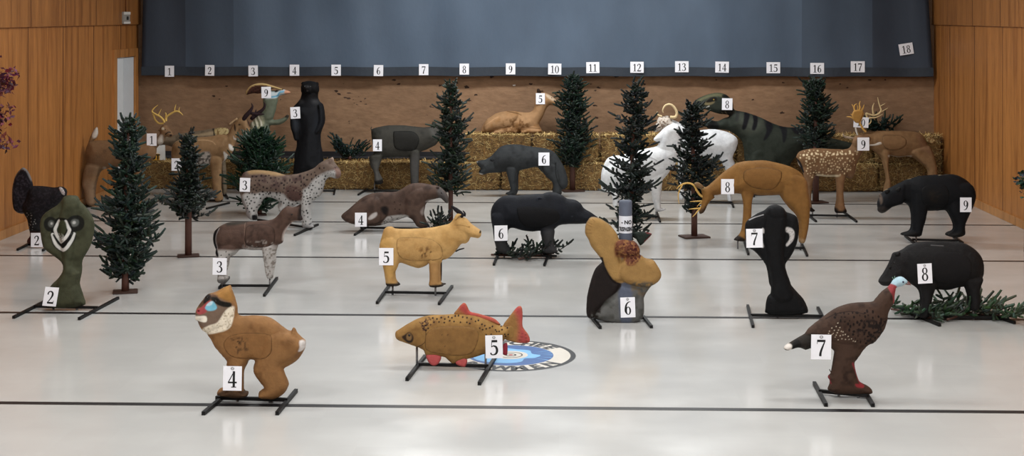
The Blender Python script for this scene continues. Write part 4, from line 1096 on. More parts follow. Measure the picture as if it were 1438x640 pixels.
# ---- tom turkey ----------------------------------------------------------
f = Fig('turkey_target', 'dark strutting tom turkey target with a raised fanned tail', 45, 347.5)
bodyp = A('215,160 300,155 380,165 425,158 455,168 470,200 462,235 430,270 395,305 350,350 300,400 290,450 280,470 215,470 195,390 175,350 160,300 190,220')
f.body([(bodyp,17,0,18), (A('205,440 285,440 285,500 270,560 195,558 192,530 212,500'),5,0)], (40,36,42), [
 ('M', bodyp, (56,50,58), 2, .5, .5), ('P', A('160,330 260,330 290,480 200,480'), (34,32,34), 2), ('S', A('190,340 260,340 275,460 205,460'), 20, .5, .8, (130,126,124), 3, 2.4),
 ('P', A('185,480 290,480 290,570 180,570'), (84,46,40), 1.5)])
fan = A('160,26 185,32 208,60 228,110 240,165 238,240 225,310 180,345 140,345 108,325 95,290 90,200 98,130 120,70')
f.fin('tail_fan', fan, 3.5, -3, (42,38,48), [('L', A('180,345 140,345 103,325 93,290 90,200 98,130 120,70 160,28 188,36 210,62 228,110'), 3.2, (112,106,104), .8), ('L', A('108,320 100,290 100,200 108,135 128,80 160,42 184,50'), 1.6, (60,44,40), .8), ('M', A('110,130 160,60 220,130 230,300 140,330 110,300'), (66,60,70), 1, .5, .5)])
f.fin('head', A('425,165 440,158 455,170 468,195 466,215 450,212 435,200'), 4, -8, (168,160,158), [('D', A('450,180'), .8, (40,30,30)), ('M', A('420,150 470,160 470,220 430,210'), (120,90,92), 1, .6, .55)])
card('2', 53.5, 336, 16.5, 20, 'white number 2 card pinned to the legs of the dark strutting tom turkey target', f, tilt=0)
stand('black steel stand under the dark tom turkey target', ((40,346),(63,347.5)), (((43,342.5),(24.5,352)),((74,343),(60,353))), ((46,346.5,341),))

# ---- perched bird on a post ---------------------------------------------------
A = lambda t: cr(800,350,5,t); E8 = lambda t: cr(800,270,8,t)
f = Fig('bird_target', 'tan winged bird target with red-brown head perched against a grey post', 872, 451.5)
out = E8('240,276 330,285 420,338 470,380 512,450 545,522 620,518 730,548 782,620') + A('490,30 530,60 585,72 612,105 640,160 632,205 590,242 552,285 522,340 515,400 515,470 505,490 430,505 400,524 330,516 220,500 160,482 120,465 118,370 125,310 150,210 182,130 228,84 200,40') + E8('238,600 210,530 172,462 172,400 178,360 200,318')
wingL = E8('240,276 330,285 420,338 470,380 530,460 560,560') + A('330,0 360,100 380,200 300,220 250,160 225,84 200,40') + E8('238,600 210,530 172,462 172,400 178,360 200,318')
wingR = A('400,30 490,30 530,60 585,72 612,105 640,160 632,205 590,242 540,255 440,245 350,200 340,120')
f.body([(out,7,0,8), (wingL,7,-5), (wingR,9,-6), (E8('500,560 545,522 620,518 730,548 782,620 780,680 740,700 600,700 510,640'),9,-9),
        (A('228,84 300,200 350,240 310,320 200,420 160,480 120,465 118,370 150,210'),7,-3), (A('350,240 500,250 520,340 512,480 400,522 220,498 180,470 240,380 320,320'),10,-1)], (98,96,96), [
 ('P', out, (92,92,90), 1), ('M', out, (78,78,74), 2, .12, .5),
 ('P', A('350,225 440,240 432,330 425,520 360,520 340,330'), (86,92,108), 2),
 ('P', wingL, (154,120,70), 1), ('P', wingR, (150,116,68), 1),
 ('P', A('200,60 240,60 300,190 360,235 330,290 255,345 215,400 175,450 150,440 140,500 110,470 110,330 150,200'), (50,40,38), 1),
 ('M', A('150,430 215,400 200,470 130,480'), (60,52,48), 1.5, .5, .4),
 ('P', A('232,60 300,200 380,225 370,120 340,-40 270,-60'), (154,120,70), 1),
 ('P', A('345,200 440,235 540,250 600,235 640,200 640,150 600,80 500,30 400,40 350,120'), (150,116,68), 1.2),
 ('M', A('440,220 600,230 520,320 440,300'), (98,88,74), 2, .3, .35),
 ('P', E8('500,570 545,522 620,514 735,546 785,620 790,700 720,790 640,800 600,730 510,700'), (112,66,46), 1.2),
 ('M', E8('500,570 545,522 620,514 735,546 785,620 790,700 720,790 640,800 600,730 510,700'), (140,98,58), 1.5, .35, .5),
 ('M', E8('560,560 735,546 785,620 790,720 700,800 650,700'), (88,34,34), 1.5, .5, .52),
 ('L', E8('192,350 240,372'), .8, (120,84,46)), ('L', E8('182,400 235,410'), .8, (120,84,46)), ('L', E8('200,325 250,345'), .8, (120,84,46)), ('L', E8('182,445 240,445'), .8, (120,84,46)), ('L', E8('250,290 280,315'), .7, (120,84,46))])
# the post behind, with its painted notice
mb = MB(); pr = 9.3*f.s
x_, y_ = f.loc(878.5, 0).x, 2*f.s
mb.tube([(x_-.1*f.s, y_, f.loc(0,452).z), (x_, y_, f.loc(0,335).z), (x_, y_, f.loc(0,283.5).z), (x_, y_, f.loc(0,281.5).z)], [pr, pr, pr, pr*.9], 28)
post = mb.build('post', mat('grey_blue_post', (74,80,94), .65, .12, bump=.1), f.root, True)
mb = MB(); zt_, zb_ = f.loc(0,302.5).z, f.loc(0,326.5).z; nseg = 16
for k in range(nseg):
    a0, a1 = [math.radians(-90 + (q/nseg-.5)*156) for q in (k, k+1)]; r_ = pr+.0015
    mb.add([(x_+r_*math.cos(a0), y_+r_*math.sin(a0), zb_), (x_+r_*math.cos(a1), y_+r_*math.sin(a1), zb_), (x_+r_*math.cos(a1), y_+r_*math.sin(a1), zt_), (x_+r_*math.cos(a0), y_+r_*math.sin(a0), zt_)], [(0,1,2,3)])
sg = mb.build('notice', mat('notice_white', (206,208,216), .5, .05, bump=0), post)
def wrap_text(txt, zc, size, xs=1.0, a_off=0.0):
    cu = bpy.data.curves.new('t', 'FONT'); cu.body = txt; cu.size = size; cu.align_x = 'CENTER'; cu.offset = size*.045; cu.resolution_u = 3
    o = bpy.data.objects.new('t', cu); C.objects.link(o); dg = bpy.context.evaluated_depsgraph_get(); dg.update(); e = o.evaluated_get(dg); me = e.to_mesh()
    r_ = pr+.003; mb = MB()
    vs = []
    for v in me.vertices:
        a = math.radians(-90) + a_off + v.co.x*xs/r_; vs.append((x_+r_*math.cos(a), y_+r_*math.sin(a), zc + v.co.y))
    mb.add(vs, [tuple(p.vertices) for p in me.polygons]); e.to_mesh_clear(); bpy.data.objects.remove(o); bpy.data.curves.remove(cu)
    return mb.build('lettering', INK(), post)
wrap_text('- NO', f.loc(0,313.5).z, .044, 1.0, .12)
wrap_text('TRESPASSING', f.loc(0,323.2).z, .046, .50)
f.fin('beak', E8('725,455 800,440 895,455 922,475 862,540 800,598 770,565 738,505'), 2.5, 1, (48,58,52), [('L', E8('870,450 922,472 868,530 845,548'), 2.2, (120,44,48), .8)])
card('6', 880.7, 429, 20.5, 28, 'white number 6 card pinned to the grey lower half of the bird target', f, tilt=-2, pin=True)
stand('black steel stand under the perched bird target', ((836,449),(904,450)), (((829,445),(843,462)),((903.5,446.5),(915,461))), ((852,449.3,446),(892,450,446)))

# ---- black hooded snake ----------------------------------------------------
A = lambda t: cr(1030,270,5,t)
f = Fig('cobra_target', 'black hooded snake target with a white crescent on its hood', 1100, 446.3)
out = A('285,85 250,95 215,125 170,145 110,185 85,215 79,262 85,340 110,390 145,412 190,460 225,510 240,570 250,640 268,690 235,770 220,832 225,845 270,858 340,866 430,863 500,851 524,840 518,800 490,745 440,690 400,640 377,590 365,520 373,490 400,455 430,400 450,340 461,262 455,200 440,165 400,145 370,135 340,100 312,87')
f.body([(out,8,0,10), (A('285,85 250,95 220,125 205,180 200,280 220,400 240,520 260,640 260,740 330,780 420,740 400,640 360,520 350,400 360,300 370,200 365,135 340,100'),12,-4), (A('285,88 240,100 225,140 240,180 290,195 340,180 362,145 340,102'),9,-8),
        (A('230,750 270,700 400,660 510,800 500,845 340,862 232,845'),11,-2)], (30,31,34), [
 ('M', out, (38,38,42), 2, .2, .5),
 ('P', A('358,240 395,244 418,268 420,300 408,335 370,372 362,358 383,328 388,300 380,280 360,268'), (196,192,190), .8),
 ('M', A('358,240 395,244 418,268 420,300 408,335 370,372 362,358 383,328 388,300 380,280 360,268'), (120,118,118), .8, .9, .62),
 ('P', A('195,245 206,250 206,280 196,275'), (190,186,184), .7), ('P', A('196,340 206,375 192,380'), (190,186,184), .7),
 ('L', A('108,192 150,170 205,152'), 1.0, (150,148,148), .6), ('D', A('320,485 325,515 352,400 300,200'), .8, (14,14,16))])
card('7', 1058, 333, 23, 26.3, 'white number 7 card pinned to the hood of the black snake target', f, tilt=-1, pin=True)
stand('black steel stand under the black hooded snake target', ((1054,446),(1155,447.5)), (((1050,431),(1057.5,460.5)),((1148.5,434),(1162,460))), ((1092,446.5,442),(1120,447,442)))

# ---- left hippo (blue-black) ---------------------------------------------------
A = lambda t: cr(660,260,5,t)
f = Fig('rhino_target', 'large blue-black heavy-bodied target with a pointed snout, fir cuttings at its feet', 765, 361.5)
out = A('145,190 160,140 200,95 260,68 340,72 420,76 480,70 560,45 640,65 680,92 740,102 780,130 800,160 850,190 885,215 900,225 895,245 850,265 780,272 650,276 602,300 586,330 586,400 600,440 612,468 500,470 510,420 500,360 498,322 440,325 370,318 300,300 270,315 258,370 262,400 292,470 200,470 172,390 166,330 170,300 150,250')
f.body([(out,16,0,18), (A('200,110 300,75 560,60 680,110 700,220 600,290 440,315 300,290 200,270'),20,0,26), (A('150,200 230,180 270,300 258,380 285,465 205,465 172,390 160,300'),9,-10), (A('495,300 590,290 586,400 610,465 505,465 510,400'),9,-9)], (40,44,54), [
 ('M', out, (34,38,46), 3, .1, .5), ('P', A('495,325 600,300 620,480 490,480'), (66,66,68), 5), ('P', A('170,380 262,375 300,480 200,480'), (60,60,62), 4),
 ('E', 660+714/5, 260+208/5, 1.6, 1, (60,66,74), .8)])
f.core(A('330,150 370,138 460,140 560,148 610,172 628,215 605,255 540,275 470,300 400,290 355,250 335,200'), (36,36,40), .8)
f.tubes('ear', [([(765,279,-10),(755,276,-13),(754,283,-14),(752,287,-13)], [1,1.6,1.4,.8])], (36,40,48))
card('6', 703.7, 324.2, 18.2, 21.3, 'white number 6 card pinned to the rump of the blue-black heavy-bodied target', f, tilt=-1)
stand('black steel stand under the blue-black heavy-bodied target', ((697,361),(782,362.5)), (((700,357),(693.5,373)),((771,357),(764.5,374))), ((708,361.3,352),(774,362,352)))
branch_thing('dark fir cutting lying across the feet of the blue-black heavy-bodied target', (690,360), (745,366), .75, 31, (24,34,28), twig=.10, n=6)
branch_thing('dark fir cutting lying under the front leg of the blue-black heavy-bodied target', (728,366), (778,360), .6, 32, (24,34,28), twig=.10, n=6)

# ---- grazing deer ----------------------------------------------------------
A = lambda t: cr(1000,200,5,t); B = lambda t: cr(1030,270,5,t); D = lambda t: cr(830,200,5,t)
f = Fig('deer_target', 'large tan deer target grazing with yellow antlers lowered to the floor', 1085, 350.3)
out = A('250,132 300,126 370,125 450,140 540,165 600,195 640,230 660,280 672,350 685,420') + B('528,150 522,220 508,290 497,338 470,355 456,338 458,280 455,200 430,150 390,110 350,60 325,22') + A('465,368 420,372 380,372 330,372 285,368 278,400 275,440') + B('126,100 121,170 112,240 98,300 80,338 10,338 3,326 30,302 50,272 62,210 68,100 62,22') + A('207,362 160,358 130,362 90,355 50,368 10,372') + D('870,385 840,410 815,445 805,470 790,492 768,502 757,490 765,465 775,430 780,380 770,330 740,315 722,285 760,280 805,312 870,260 940,200 1000,160') + A('50,222 100,190 170,145 210,134')
f.body([(out,9,0,12), (A('180,150 300,128 450,142 600,200 660,300 640,380 480,365 280,365 180,350 120,300'),17,0,24), (A('480,220 640,240 670,350 680,440') + B('520,230 495,340 470,352 460,330 458,200 400,100 340,40'),8,-8), (A('200,330 285,340 278,400 274,440')+B('120,180 110,250 80,334 12,334 32,302 55,260 64,190 66,90'),6,-6)], (130,92,46), [
 ('M', out, (114,78,38), 4, .06, .5), ('P', B('0,310 40,300 82,330 82,345 0,345'), (56,44,36), 1.5), ('P', B('455,320 500,320 500,345 470,360 450,345'), (150,120,86), 1.5),
 ('P', A('640,250 680,240 690,420 665,400 650,330'), (124,86,52), 3), ('P', D('755,480 810,440 800,500 760,510'), (86,62,42), 2),
 ('P', D('720,280 760,278 800,310 770,330 735,315'), (142,120,84), 1.2),
 ('L', A('135,362 165,372'), 1.2, (60,44,34))])
f.core(A('207,245 210,205 235,182 290,170 360,168 430,178 472,195 475,225 460,265 430,308 390,326 330,320 270,305 225,275'), (124,87,44), 1.1)
f.tubes('antler', [(D('795,385 770,372 748,345 725,305 695,287 655,288 620,305 602,328'), [1.8,1.7,1.6,1.4,1.2,.9,.4]), (D('640,298 618,345 612,385 618,432'), [1.2,.9,.7,.3]), (D('660,290 630,300 605,322'), [.9,.7,.4]),
  (D('795,375 802,400 785,440 755,475 730,505 712,522'), [1.8,1.7,1.5,1.1,.7,.3]), (D('790,412 740,412 695,415'), [1.2,.9,.3]), (D('765,462 725,465 685,468'), [1.2,.9,.3]), (D('805,425 770,425 745,450'), [1,.8,.4]), (D('735,330 770,370 795,375'), [1.4,1.4,1.4])], (208,168,96))
f.fin('ear', D('720,285 745,278 775,292 790,312 765,318 735,308'), 1.3, -6, (120,92,62))
f.eye(830+778/5, 200+400/5, 1.0)
card('8', 1020.3, 260.7, 18, 21, 'white number 8 card pinned to the neck of the grazing tan deer target', f, tilt=0)
stand('black steel stand under the grazing tan deer target', ((1047,349.5),(1129,351.3)), (((1044.5,338),(1051,358.5)),((1126.5,345),(1133.5,360.5))), ((1036,349.3,337),(1124,351,341)))

# ---- bear (upper right) --------------------------------------------------------
A = lambda t: cr(1151,230,5,t)
f = Fig('bear_target', 'black walking bear target with its head lowered, near the wood wall', 1310, 340)
out = A('405,325 412,290 416,250 415,215 435,205 460,180 500,163 560,133 620,105 700,95 800,85 900,72 970,80 1040,120 1080,170 1096,220 1086,270 1052,330 1022,380 1008,430 1013,480 990,502 950,516 910,510 880,496 890,478 930,460 932,420 912,370 880,325 830,330 745,330 735,380 715,450 692,506 650,510 600,505 563,495 580,480 625,465 640,420 637,340 620,290 580,270 540,280 500,310 460,340 430,346')
f.body([(out,11,0,14), (A('620,110 900,76 1040,130 1090,220 1040,330 880,325 745,330 640,300'),20,0,28), (A('880,150 1040,130 1085,230 1030,370 1008,430 1008,490 950,512 885,496 930,462 932,415 890,320'),10,-8), (A('640,180 760,180 745,330 715,450 690,505 570,495 625,465 640,420'),9,-8), (A('410,240 500,165 600,130 600,260 500,305 440,343 406,320'),10,-2)], (32,35,41), [
 ('M', out, (26,29,34), 3, .1, .5), ('P', A('405,300 440,290 470,320 430,350 405,335'), (62,54,50), 1.5), ('P', A('412,215 428,210 430,260 415,280'), (92,78,68), 1),
 ('L', A('445,190 460,180 475,178'), 1.0, (140,118,84)), ('L', A('530,170 545,162'), 1.0, (112,98,72)), ('L', A('590,112 615,106 640,102'), .9, (110,98,76)), ('L', A('830,78 870,73 900,71'), .9, (110,104,84)),
 ('P', A('560,485 640,470 690,490 690,515 565,500'), (40,38,36), 2), ('P', A('880,480 960,470 1010,490 950,520 885,500'), (50,46,44), 2)])
f.core(A('690,170 740,140 830,135 870,160 880,230 860,290 800,318 730,300 695,250'), (34,36,40), .6, [('M', A('740,180 820,180 820,250 750,250'), (52,46,40), 2, .3, .4)])
f.fin('ear', A('445,190 462,175 482,178 478,200 458,208'), 1.6, -8, (44,42,42)); f.fin('ear', A('520,175 540,160 555,165 550,190 530,195'), 1.6, -11, (40,40,42))
f.eye(1151+470/5, 230+232/5, .9)
card('9', 1350, 284.8, 16, 20.3, 'white number 9 card pinned to the rump of the black bear target', f, tilt=0)
stand('black steel stand under the black bear target', ((1281,339),(1346,340.5)), (((1271,332.5),(1284,342.5)),((1339,333.5),(1352,342.5))), ((1286.5,339.3,331),(1340,340.3,332)))

# ---- tapir-like black hippo (lower right) ------------------------------------
A = lambda t: cr(1200,330,4.925,t)
f = Fig('hippo_target', 'dark grey hippo-shaped target standing among green fir cuttings', 1312, 449)
out = A('165,312 185,280 225,215 245,170 265,122 300,112 340,92 380,65 460,45 600,42 740,50 820,88 872,140 894,200 892,270 870,320 850,370 858,410 852,460 838,510 785,510 778,420 760,365 740,342 700,366 640,380 560,376 530,400 516,450 510,500 500,560 430,560 446,500 452,440 440,380 400,345 355,330 300,345 225,352 190,348 168,328')
f.body([(out,14,0,17), (A('380,75 600,50 800,90 880,180 870,290 780,350 600,370 440,350 340,280 320,150'),22,0,30), (A('170,310 260,200 330,150 360,280 300,340 220,350 175,330'),14,-1), (A('440,300 560,300 530,400 510,500 498,555 435,555 450,470 452,420'),9,-10), (A('740,280 870,280 852,370 855,450 838,508 790,508 778,420'),9,-10)], (44,42,43), [
 ('M', out, (38,36,37), 3, .12, .5), ('E', 1200+232/4.925, 330+212/4.925, 1.4, 1.2, (18,18,20)), ('P', A('165,300 230,290 240,350 180,350'), (52,50,50), 4), ('L', A('515,62 600,66'), 1.0, (88,86,86))])
f.core(A('520,120 600,105 720,115 770,160 775,240 740,310 640,325 550,315 520,260'), (40,38,40), .7)
f.fin('ear', A('262,118 285,108 305,112 298,135 275,140'), 2, -9, (48,46,46)); f.fin('ear', A('222,215 235,205 242,218 232,228'), 1.6, -9, (48,46,46))
f.eye(1200+262/4.925, 330+180/4.925, 1.0)
card('8', 1292.2, 379.8, 20, 27.5, 'white number 8 card pinned to the shoulder of the dark grey hippo-shaped target', f, tilt=-3, pin=True)
stand('black steel stand under the dark grey hippo-shaped target', ((1283,447.5),(1398,449.5)), (((1272,438.5),(1320,458.5)),((1384,441),(1425,455))), ((1293,447.8,441),(1367,449,432)))
branch_thing('green fir cutting lying nearest the snout end of the hippo-shaped target', (1252,437), (1312,452), .35, 33, (50,68,50), .10, 7)
branch_thing('green fir cutting lying between the legs of the hippo-shaped target', (1302,450), (1350,442), .6, 34, (48,64,48), .11, 6)
branch_thing('green fir cutting piled against the hind legs of the hippo-shaped target', (1330,452), (1388,438), .65, 35, (52,68,48), .12, 7)
branch_thing('green fir cutting stretching out past the hind legs of the hippo-shaped target', (1370,445), (1426,451), .45, 36, (54,72,50), .11, 6)

# ---- fallow buck, spotted --------------------------------------------------
A = lambda t: cr(1110,120,5,t); B = lambda t: cr(1110,190,5,t); G = lambda t: cr(1130,100,8,t); K = lambda t: cr(1170,130,7.11,t)
f = Fig('fallow_deer_target', 'white-spotted brown fallow deer target with golden palmed antlers', 1172, 305.5)
out = A('38,505 55,470 90,452 150,442 220,440 320,448 400,444 425,420 440,385 445,360 480,345 520,345 550,352 562,372 548,410 520,450 490,495 465,550 455,605 430,655') + B('375,290 368,330 366,400 375,480 396,530 385,542 320,545 308,512 320,450 320,350 316,292 250,292 195,282 165,278') + B('150,330 140,400 140,460 150,505 178,528 130,532 118,470 112,380 95,300 85,258 60,200 40,160')
f.body([(out,8,0,11), (A('50,490 150,446 400,450 470,470 450,600 400,640 250,640 120,620 60,560'),12,0,18), (B('310,250 400,230 372,320 366,400 375,490 390,535 325,540 312,510 322,420'),6,-6), (B('80,220 170,240 150,340 140,440 150,510 172,528 130,530 118,460 105,350'),6,-5),
        (A('445,360 560,360 550,400 500,450 460,450 430,420'),7,-2)], (118,88,62), [
 ('M', out, (98,70,46), 4, .1, .5),
 ('P', A('60,460 200,440 400,445 440,470 440,500 300,520 150,560 80,590 45,520'), (112,82,54), 4),
 ('S', A('60,480 150,452 300,455 450,455 462,500 420,600 370,612 300,632 200,640 130,640 90,570'), 120, .5, 1.3, (206,184,146), 12, 2.9),
 ('D', A('85,485 108,483 140,478 172,474 205,478 245,474 290,478 320,478 350,476 378,476 410,470 120,508 100,525'), 1.4, (216,196,160)),
 ('P', A('180,616 250,625 330,622 335,632 250,642 190,636'), (196,180,150), .8),
 ('L', A('525,445 490,500 465,550 458,600'), 1.4, (168,150,122), .8),
 ('P', A('32,530 40,525 62,560 78,600 60,600 38,580'), (210,206,200), .7), ('L', A('34,508 55,530 72,565 82,605'), 2.2, (34,32,34), .8),
 ('P', B('305,500 400,520 400,550 300,550'), (50,38,32), 1.2), ('P', B('125,500 180,515 180,540 125,540'), (50,38,32), 1.2),
 ('P', B('316,300 372,290 372,500 312,500'), (128,94,64), 2)])
f.fin('ear', A('362,340 370,338 385,352 420,358 452,366 448,376 410,374 375,364'), 1.0, -2, (158,140,120)); f.fin('ear', A('548,412 590,408 610,398 632,396 638,408 620,416 580,422 550,422'), 1.0, -3, (206,196,184))
f.fin('antler_palm', G('522,500 540,448 560,435 600,432 640,440 655,460 645,500 625,545 610,575 580,580 550,560'), 1.6, -3, (168,124,62), sub=3)
f.tubes('antler', [(G('545,530 515,515 470,510'), [1.2,.9,.3]), (G('545,500 525,485 515,480'), [.9,.6,.3]), (G('565,450 550,400 530,372'), [1.4,.9,.3]), (G('565,450 560,385 590,365'), [.8,.8,.3]), (G('595,440 595,400 585,375'), [.9,.7,.3]), (G('612,440 622,410 615,370 625,335'), [1.5,1.3,.8,.3]), (G('640,440 655,415 668,375'), [1.5,1.1,.3]),
  (G('655,465 635,530 620,580 640,620 665,660 690,680'), [1.6,1.5,1.5,1.5,1.5,1.4])], (200,156,84))
f.tubes('antler', [(K('225,350 232,385 245,425'), [1.2,1.2,1.2])], (196,190,180))
f.eye(1110+548/5, 120+365/5, .9)
card('9', 1210, 201.3, 16.6, 18.3, 'white number 9 card pinned to the head of the spotted fallow deer target', f, tilt=0)
stand('black steel stand under the spotted fallow deer target', ((1137,304.5),(1193,305.5)), (((1185,299),(1203,312.5)),((1130,299.5),(1146,312))), ((1175.5,305,298),(1141,304.6,295)))

# ---- white goat / antelope in front -----------------------------------------
A = lambda t: cr(830,110,5,t); B = lambda t: cr(830,200,5,t)
f = Fig('white_goat_target', 'white goat target facing the spectator side fir, half hidden by the drooping fir', 890, 306.6)
out = A('72,660 82,625 97,588 122,555 180,540 260,538 350,500 420,486 462,474 472,452 440,436 444,416 480,380 520,343 570,318 605,322 625,350 632,420 632,520 600,590 560,640') + B('545,215 520,245 500,270 490,320 486,400 492,455 520,462 524,474 460,486 445,455 430,400 420,330 405,285 330,290 250,300 215,330 200,380 195,440 175,460 150,440 150,380 110,345 74,335 70,262')
f.body([(out,8,0,11), (A('80,640 180,550 350,508 500,470 600,480 620,540 560,640')+B('520,235 420,280 250,290 120,310 80,280'),16,0,22), (A('470,470 520,345 600,325 628,380 625,500 540,560 480,520'),10,-1), (B('415,200 520,200 498,270 488,400 490,455 518,468 462,480 432,400'),6,-6)], (212,214,216), [
 ('M', out, (196,198,202), 4, .1, .5), ('L', A('370,540 420,552 455,570'), 1.0, (150,150,152), .8), ('P', B('420,280 490,260 492,400 430,400'), (202,202,202), 4)], k=1.0)
stand('black steel stand under the white goat target', ((868,306.3),(924,306.8)), (((922.3,299.5),(927,312.5)),((866,301),(870,312))), ((921,306.7,297),(868,306.3,292)))

# ---- white ram behind -------------------------------------------------------------
A = lambda t: cr(830,110,5,t); B = lambda t: cr(960,120,5,t)
f = Fig('white_ram_target', 'white ram target with curled cream horns, behind the bare-poled fir', 990, 286)
out = A('438,340 455,320 462,300 475,272 500,268 545,262 565,285 600,300 660,330 720,365') + B('130,312 200,305 270,315 330,335 375,370 380,412 356,470 346,510 360,545 350,600 330,700 340,790 345,815 315,818 305,780 298,680 295,600 270,550 240,512 180,512 130,495 60,480 20,500 5,600 0,700 5,790 -30,795 -35,700 -40,560') + A('600,500 590,440 570,390 540,360 500,362 468,372 448,376 436,356')
f.body([(out,9,0,12), (B('-30,320 130,315 300,330 375,380 350,480 240,508 60,480 -30,440'),15,0,20)], (210,212,215), [
 ('M', out, (196,198,202), 4, .1, .5), ('P', A('436,330 470,270 560,262 560,320 500,365 440,378'), (196,186,174), 2), ('M', A('436,330 470,270 560,262 560,320 500,365 440,378'), (132,112,96), 1, .5, .5), ('L', A('452,352 470,344 482,338'), 1.2, (80,62,52), .7)])
f.tubes('horn', [([(p[0],p[1],-6) for p in A('552,270 590,268 598,235 575,195 545,180 515,192 500,222 505,240')], [2.2,2.1,2.0,1.8,1.6,1.4,1.0,.5]), ([(p[0],p[1],4) for p in A('500,268 480,262 466,250 468,235')], [1.5,1.3,1,.5])], (214,192,150))
f.eye(830+505/5, 110+302/5, .9, (60,44,36))
stand('black steel stand under the white ram target', ((966,285),(1028,286.5)), (((963,281),(968,291)),((1026,282),(1030,292))), ((962,285.3,279),(1026,286.3,283)))
# ================================================================== FOAM TARGETS, back row
# ---- grey wolf/hyena ----------------------------------------------------------
A = lambda t: cr(660,190,5,t)
f = Fig('wolf_target', 'charcoal grey wolf target with lowered head and hanging tail', 750, 277)
out = A('44,188 60,175 100,170 140,150 180,110 220,76 280,62 360,65 420,78 520,88 590,115 632,170 665,230 686,300 686,350 662,376 642,385 645,412 610,425 580,410 580,335 540,292 490,242 465,222 400,236 345,252 342,300 335,400 310,420 250,415 255,400 282,385 272,320 256,256 210,262 130,266 90,278 66,270 60,250 75,235 58,215')
f.body([(out,7,0,9), (A('170,130 280,68 500,92 620,170 580,260 465,222 345,245 200,255 150,210'),12,0,18), (A('250,220 320,220 322,300 322,400 300,418 252,412 282,385 270,310'),5,-6), (A('300,220 345,230 342,300 338,395 315,400 318,300'),4,6), (A('500,180 600,200 640,360 640,410 600,418 582,400 580,330 520,270'),6,-6), (A('590,130 632,175 668,240 686,310 680,355 655,375 625,330 600,240'),6,2)], (64,67,69), [
 ('M', out, (56,58,60), 3, .15, .5), ('P', A('180,170 280,160 300,220 220,240'), (56,58,60), 4), ('L', A('600,190 600,260 620,330 650,378'), 1.0, (40,42,44), .7), ('P', A('62,262 90,268 85,280 66,274'), (170,168,164), .6), ('E', 660+68/5, 190+248/5, 1.8, 1.4, (30,30,32)), ('D', A('50,186'), 1.0, (150,146,142))])
f.fin('ear', A('140,165 160,158 180,165 170,182 150,180'), 1.4, -6, (50,52,54)); f.eye(660+92/5, 190+206/5, .8)
card('6', 763.6, 222, 15.3, 18.2, 'white number 6 card pinned to the flank of the charcoal grey wolf target', f, tilt=0)
stand('black steel stand under the grey wolf target', ((718,277),(785,277.5)), (((716,273),(722,281)),((782,274),(788,282))), ((722,277,272),(782,277.5,272)))

# ---- grey boar-like animal at the hay -----------------------------------------
A = lambda t: cr(400,160,4.793,t)
f = Fig('boar_target', 'dark olive grey long-legged target standing in front of the lower straw bales', 555, 271)
out = A('580,112 600,95 640,85 700,75 800,75 900,86 970,88 1005,62 1035,60 1070,85 1100,120 1110,150 1080,165 1045,160 1020,205 950,242 908,265 905,360 897,440 902,492 852,492 845,400 845,300 790,290 720,285 650,300 640,330 632,380 660,440 655,470 605,470 602,400 572,340 570,290 598,260 588,190')
f.body([(out,8,0,10), (A('590,110 700,80 900,90 1000,90 1040,160 950,235 790,282 640,290 595,220'),12,0,18), (A('575,280 660,270 632,380 655,462 608,465 603,400'),5,-6), (A('845,250 908,250 905,360 897,488 855,488'),5,-6)], (72,70,64), [
 ('M', out, (60,59,54), 3, .12, .5), ('P', A('570,330 645,320 660,480 600,480'), (82,80,76), 4), ('P', A('845,300 908,280 905,480 850,480'), (78,76,74), 4), ('P', A('600,450 660,440 660,475 600,475'), (44,40,38), 1), ('P', A('980,70 1040,60 1115,140 1060,170 1000,150'), (84,82,78), 3)])
f.core(A('735,118 760,112 850,112 890,130 908,165 900,205 878,238 820,244 770,238 742,215 735,170'), (54,53,49), .8)
f.fin('ear', A('985,75 1000,50 1015,52 1012,78 995,88'), 1.2, -5, (66,64,58)); f.tubes('tail', [(A('592,120 580,100 586,85'), [.9,.7,.4])], (60,58,52))
f.tubes('tail_tuft', [(A('575,175 555,192 520,180'), [.7,.6,.3])], (34,34,32))
card('4', 531.2, 202.8, 12.4, 16.4, 'white number 4 card pinned to the rump of the long-legged olive grey target', f, tilt=0)
stand('black steel stand under the olive grey long-legged target', ((512,270),(588,271.5)), (((516,266.5),(503,274.5)),((594,267),(584,275.5))), ((526,270.3,256),(583,271.4,262)))

